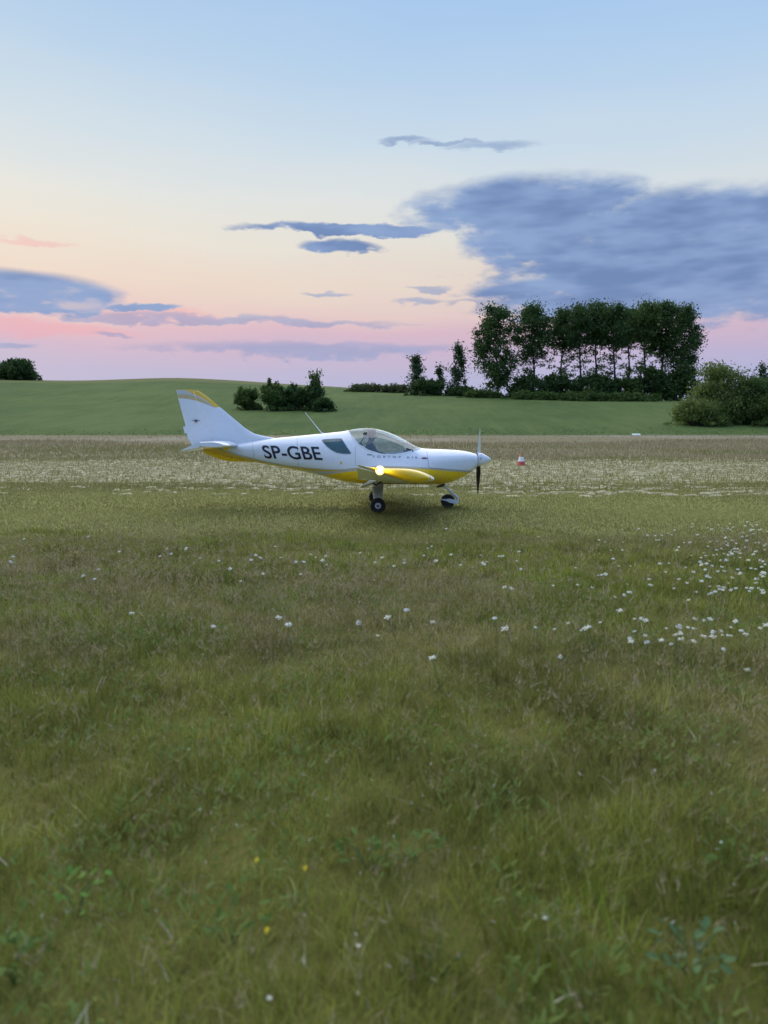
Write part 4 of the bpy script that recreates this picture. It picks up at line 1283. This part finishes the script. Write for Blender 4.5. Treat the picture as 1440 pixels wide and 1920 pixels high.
# cut hay and pale blossom on the far strip
parts = []
p = scatter(19.5, 46, 6.0, 6); k = n4(p[:, 0] * .9, p[:, 1] * 2.2) * .8 + .45 * np.clip((p[:, 1] - 20) / 9, 0, 1) - .6 * np.clip((p[:, 1] - 41) / 5, 0, 1) + rng.normal(0, .24, len(p)) > .66; p = p[k]
def wisps(P, L, hgt_, tint):
    """low tufts of cut stalks lying mostly along the strip, each a small tented pair of faces"""
    n = len(P); th = rng.normal(0, .35, n); u = np.stack([np.cos(th), np.sin(th), np.zeros(n)], 1); v = np.stack([-np.sin(th), np.cos(th), np.zeros(n)], 1)
    up = np.array([0, 0, 1.0])[None]
    a = P - u * L[:, None] * .5 - v * .06; b = P + u * L[:, None] * .5 - v * .06
    c = P + u * (L * rng.uniform(.1, .4, n))[:, None] + up * hgt_[:, None]; d = P - u * (L * rng.uniform(.1, .4, n))[:, None] + up * (hgt_ * rng.uniform(.5, 1, n))[:, None]
    e = P - u * L[:, None] * .4 + v * .09; f = P + u * L[:, None] * .4 + v * .09
    V = np.stack([a, b, c, d, e, f], 1).reshape(-1, 3); k = np.arange(n) * 6
    return V, [np.stack([k, k + 1, k + 2, k + 3], 1), np.stack([k + 3, k + 2, k + 5, k + 4], 1)], None, np.repeat(tint, 6, axis=0)
for q_ in range(4):
    n = len(p)
    P3 = pts3(p, .0); P3[:, 0] += rng.normal(0, .22, n); P3[:, 1] += rng.normal(0, .10, n)
    tn = mix((.34, .30, .13), (.78, .69, .45), rng.random(n) ** 1.5)
    parts.append(wisps(P3, rng.uniform(.08, .50, n), rng.uniform(.015, .055, n), tn))
p = scatter(21, 46, 30, 6); n = len(p)
parts.append(blades('z', pts3(p), rng.uniform(.08, .2, n), rng.uniform(.02, .05, n), rng.uniform(.2, 1.2, n), mix((.20, .20, .060), (.33, .30, .13), rng.random(n)), 1))
assemble('cut_hay', parts, 'pale cut hay and blossom scattered along the strip behind the aircraft')
# tall dry grass beyond the strip
parts = []
p = scatter(41, 87, 17, 10); p = p[rng.random(len(p)) < np.clip((p[:, 1] - 40) / 5, 0, 1) * np.clip((92 - p[:, 1] - 26 * n4(p[:, 0] * .5, p[:, 1])) / 8, .06, 1)]; n = len(p)
a = n4(p[:, 0] * .6, p[:, 1] * 1.1)
tn = mix((.26, .22, .12), (.38, .325, .19), rng.random(n))
g = np.clip((n4(p[:, 0] + 50, p[:, 1] + 20) - .55) * 5, 0, 1) * .75 * (p[:, 1] < 62)
tn = tn * (1 - g[:, None]) + mix((.20, .21, .07), (.28, .28, .10), rng.random(n)) * g[:, None]
parts.append(blades('t', pts3(p), rng.uniform(.10, .30, n) * (.6 + .7 * a), rng.uniform(.05, .11, n), rng.uniform(.1, .6, n), tn, 1))
assemble('tall_dry_grass', parts, 'tall brown grass beyond the hay strip')
# crop plants on the hill field, thinning out into its edge
def crop_pts(ya, yb, dens):
    return scatter(ya, yb, dens, 14)
parts = []
for ya, yb, dens, w0, h0 in ((85.0, 97, 8, .14, .26),):
    p = crop_pts(ya, yb, dens)
    ridge = np.interp(720 + FPX * p[:, 0] / p[:, 1], *RID_T)
    p = p[p[:, 1] < ridge + 3]; n = len(p)
    p = p[rng.random(n) < np.clip((p[:, 1] - 85) / 4 + .15, 0, 1) * np.clip((97 - p[:, 1]) / 6, 0, 1)]; n = len(p)
    tone = .95 + .6 * n4(p[:, 0] * .35, p[:, 1] * .55)
    tn = mix((.085, .140, .036), (.165, .215, .065), rng.random(n)) * tone[:, None]
    dr = rng.random(n) < np.clip((89.5 - p[:, 1]) / 4, 0, .7); tn[dr] = np.array([.30, .26, .13])
    parts.append(blades('c', pts3(p), rng.uniform(.25, .7, n) * h0, rng.uniform(.5, 1.3, n) * w0, rng.uniform(1.5, 3.5, n), tn, 1))
assemble('crop_grass', parts, 'green crop plants thinning out along the near edge of the hill field')
# longer tufts left standing against the tyres
parts = []
for wx, wy_ in ((-.19, 15.15), (-.12, 17.45), (1.36, 16.34)):
    n = 260; a = rng.uniform(0, 6.28, n); r_ = .12 + .35 * rng.random(n) ** .7
    p = np.stack([wx + r_ * np.cos(a), wy_ + .6 * r_ * np.sin(a)], 1)
    parts.append(blades('w', pts3(p), rng.uniform(.04, .11, n), rng.uniform(.006, .012, n), rng.uniform(.2, 1.0, n), mix((.16, .175, .035), (.25, .25, .065), rng.random(n)), 2))
assemble('grass_tufts', parts, 'slightly longer grass tufts against the aircraft tyres')

# ------------------------------------------------------------------ flowers and herbs in the meadow
def daisy(name, r=.019, petals=9, yellow=False):
    b = MB()
    for k in range(petals):
        a = 2 * math.pi * k / petals; d_ = .9 * math.pi / petals
        z1 = .004 + .004 * (k % 3)
        b.add([(0, 0, 0), (r * .7 * math.cos(a - d_), r * .7 * math.sin(a - d_), z1), (r * math.cos(a), r * math.sin(a), z1 - .004), (r * .7 * math.cos(a + d_), r * .7 * math.sin(a + d_), z1)], [(0, 1, 2, 3)], 0)
    b.lathe([(-.004, r * .25), (.007, r * .28), (.011, r * .16)], 'z', (0, 0, 0), 7, 1)
    b.tube([(0, 0, -.28), (.008, .004, -.14), (0, 0, -.002)], [.0025, .002, .0018], 5, 2)
    return b.mesh(name, smooth=False)
fl_me = daisy('white_flower', .020)
clk = MB()
for k in range(26):
    a = 2.4 * k; zz = 1 - 2 * (k + .5) / 26; rr = math.sqrt(1 - zz * zz)
    c_ = Vector((.013 * rr * math.cos(a), .013 * rr * math.sin(a), .007 * zz)) * rng.uniform(.7, 1.25)
    t1 = Vector((rng.normal(), rng.normal(), rng.normal())).normalized() * .0055; t2 = t1.cross(Vector((rng.normal(), rng.normal(), rng.normal()))).normalized() * .004
    clk.add([c_ - t1, c_ - t2, c_ + t1, c_ + t2], [(0, 1, 2, 3)], 0)
clk.tube([(0, 0, -.28), (.01, 0, -.14), (0, 0, -.004)], [.0022, .002, .0016], 5, 1)
cl_me = clk.mesh('white_flower', smooth=False)
for me_, ms in ((fl_me, ('petal', 'flower_eye', 'stem')), (cl_me, ('petal', 'stem'))):
    for m_ in ms: me_.materials.append(MATS[m_])
FLG = 'white flowers dotted over the meadow'
def flower_at(px, row, k, head=.21, scale=1.0, label='white flower head on a thin stalk in the uncut meadow'):
    # distance at which a head of that height stands below eye level
    e = math.atan((960 - row) / FPX) - PITCH
    y = (EYE - head) / math.tan(-e)
    x = (px - 720) / FPX * (y * math.cos(PITCH) + (EYE - head) * math.sin(PITCH))
    o = bpy.data.objects.new('white_flower', fl_me if k % 3 else cl_me)
    o.location = (x, y, gz(x, y) + head); o.rotation_euler = (R(rng.uniform(-28, 18)), R(rng.uniform(-20, 20)), rng.uniform(0, 6.28))
    s_ = scale * rng.uniform(.8, 1.75); o.scale = (s_, s_, s_)
    col.objects.link(o); tag(o, label, 'flower', FLG)
F = [(762, 1146), (727, 1161), (522, 1161), (541, 1172), (400, 1177), (708, 1193), (672, 1169), (811, 1169), (947, 1181), (928, 1160), (811, 1234), (247, 1154), (224, 1035), (313, 1030), (300, 1045), (452, 1093), (493, 1079), (185, 1072), (20, 1056),
     (487, 1047), (676, 1037), (739, 1063), (834, 1014), (1010, 1007), (864, 1060), (905, 1056), (1004, 1178), (1040, 1180), (1090, 1183), (1126, 1168), (1050, 1231), (1400, 1259), (1230, 1013), (1150, 1046), (1160, 1060),
     (1190, 1161), (1203, 1159), (1210, 1165), (1249, 1179), (1275, 1172), (1276, 1190), (1277, 1200), (1320, 1162), (1331, 1161), (1318, 1195), (1365, 1191), (1370, 1193), (1352, 1184), (1390, 1182), (1425, 1178), (1436, 1173), (1357, 1218), (1300, 1204), (1240, 1202), (1213, 1204), (1330, 1050), (1366, 1090), (1372, 1101), (1380, 1100), (1355, 1103), (1330, 1110), (1300, 1070), (1325, 1055)]
for _ in range(95): F.append((1440 - abs(rng.normal(0, 130)), rng.uniform(975, 1110)))
for _ in range(34): F.append((rng.uniform(1120, 1440), rng.uniform(985, 1125)))
for _ in range(26): F.append((rng.uniform(1250, 1440), rng.uniform(985, 1060)))
for _ in range(22): F.append((rng.uniform(1040, 1440), rng.normal(1180, 14)))
for _ in range(24): F.append((rng.uniform(360, 980), rng.normal(1048, 8)))
for _ in range(28): F.append((rng.uniform(0, 1200), rng.uniform(990, 1110)))
NAMED = {(762, 1146): 'largest lone white flower below the main wheels of the aircraft', (727, 1161): 'white flower just left of the largest lone one below the aircraft',
         (522, 1161): 'upper white flower of the pair below the aircraft registration', (541, 1172): 'lower white flower of the pair below the aircraft registration',
         (400, 1177): 'white flower alone below the aircraft tail', (247, 1154): 'lone white flower at the left of the meadow, below the tail',
         (1400, 1259): 'lone white flower in front of the flower band at the right edge', (811, 1234): 'lone white flower low in front of the nose wheel',
         (947, 1181): 'white flower alone left of the right flower band', (1230, 1013): 'tall white flower standing above the far flowers at the right'}
for k, (px, row) in enumerate(F):
    lab = NAMED.get((px, row))
    flower_at(px, row, k, head=.20 if row > 1010 else .15, scale=1.05 if lab else .80, **({'label': lab} if lab else {}))
for px, row, lab in ((672, 1768, 'lone white flower low in the near grass below the picture middle'), (1022, 1716, 'white flower in the near grass left of the blue green herb'), (1352, 1577, 'white flower beside dark leaves near the right edge'), (505, 1865, 'white flower at the bottom edge left of the middle'), (1228, 1443, 'single white flower in the bare olive grass at the right')):
    flower_at(px, row, 1, head=.13, scale=.34, label=lab)
ye_me = daisy('yellow_flower', .017)
for m_ in ('petal_yellow', 'petal_yellow', 'stem'): ye_me.materials.append(MATS[m_])
for px, row, lab in ((481, 1610, 'brightest small yellow flower in the near grass'), (500, 1741, 'faint yellow flower below the bright yellow one'), (572, 1625, 'pale yellow flower right of the bright yellow one')):
    e = math.atan((960 - row) / FPX) - PITCH; hd_ = .18
    y = (EYE - hd_) / math.tan(-e); x = (px - 720) / FPX * (y * math.cos(PITCH) + (EYE - hd_) * math.sin(PITCH))
    o = bpy.data.objects.new('yellow_flower', ye_me); o.location = (x, y, gz(x, y) + hd_); o.scale = (.55, .55, 1); o.rotation_euler = (R(-25), 0, 0); col.objects.link(o)
    tag(o, lab, 'flower', 'small yellow flowers in the near grass')
# leafy herbs
def leaf_shape(L, w, curl=.25):
    b = MB(); rows = []
    for u in np.linspace(0, 1, 6):
        ww = w * math.sin(math.pi * min(1, .08 + .92 * u)) ** .8 * .5
        z = L * (.35 * u - curl * u * u)
        rows.append([(L * u, -ww, z + .12 * w), (L * u, 0, z), (L * u, ww, z + .12 * w)])
    b.grid(rows)
    return b.mesh('leaf')
def herb(px, row, mat, n, L, w, hgt_, label, head=.10):
    e = math.atan((960 - row) / FPX) - PITCH
    y = (EYE - head) / math.tan(-e); x = (px - 720) / FPX * (y * math.cos(PITCH) + (EYE - head) * math.sin(PITCH))
    root = empty('leafy_herb', (x, y, gz(x, y))); tag(root, label, 'plant')
    me_ = leaf_shape(L, w); me_.materials.append(MATS[mat])
    st_ = MB()
    for k in range(n):
        a = 2.4 * k + rng.uniform(-.6, .6); h = hgt_ * rng.uniform(.35, .85); rad = .10 * math.sqrt(rng.random())
        o = bpy.data.objects.new('leaf', me_); o.parent = root
        o.location = (rad * math.cos(a), rad * math.sin(a), h); o.rotation_euler = (rng.uniform(-.6, .6), rng.uniform(-.8, .5), a + rng.uniform(-1.5, 1.5))
        s_ = rng.uniform(.7, 1.25); o.scale = (s_, s_, s_); col.objects.link(o)
        if k % 6 == 0: st_.tube([(0, 0, -.02), (rad * math.cos(a) * .5, rad * math.sin(a) * .5, h * .6), (rad * math.cos(a), rad * math.sin(a), h)], [.003, .0025, .002], 5)
    st_.build('stem', ['stem'], root)
herb(140, 1618, 'leaf_fresh', 22, .030, .014, .13, 'fresh light green herb in the near grass at the left', .15)
herb(1295, 1738, 'leaf_blue', 26, .040, .020, .13, 'blue green leafy herb in the near grass at the right', .13)
herb(690, 1575, 'leaf_herb', 26, .050, .018, .11, 'dark green leafy herb in the near grass at the middle', .10)
herb(770, 1560, 'leaf_herb', 22, .045, .018, .11, 'dark green herb just right of the middle one', .10)
herb(1380, 1590, 'leaf_herb', 26, .045, .020, .11, 'dark leafy herb near the right edge of the grass', .10)
herb(25, 1770, 'leaf_herb', 26, .045, .020, .12, 'dark leafy herb at the left edge of the near grass', .10)
herb(818, 1765, 'leaf_moss', 60, .032, .006, .12, 'small yellow green tuft in the near grass below the middle', .10)
herb(430, 1690, 'leaf_herb', 20, .040, .016, .13, 'slim dark herb in the near grass left of the middle', .12)
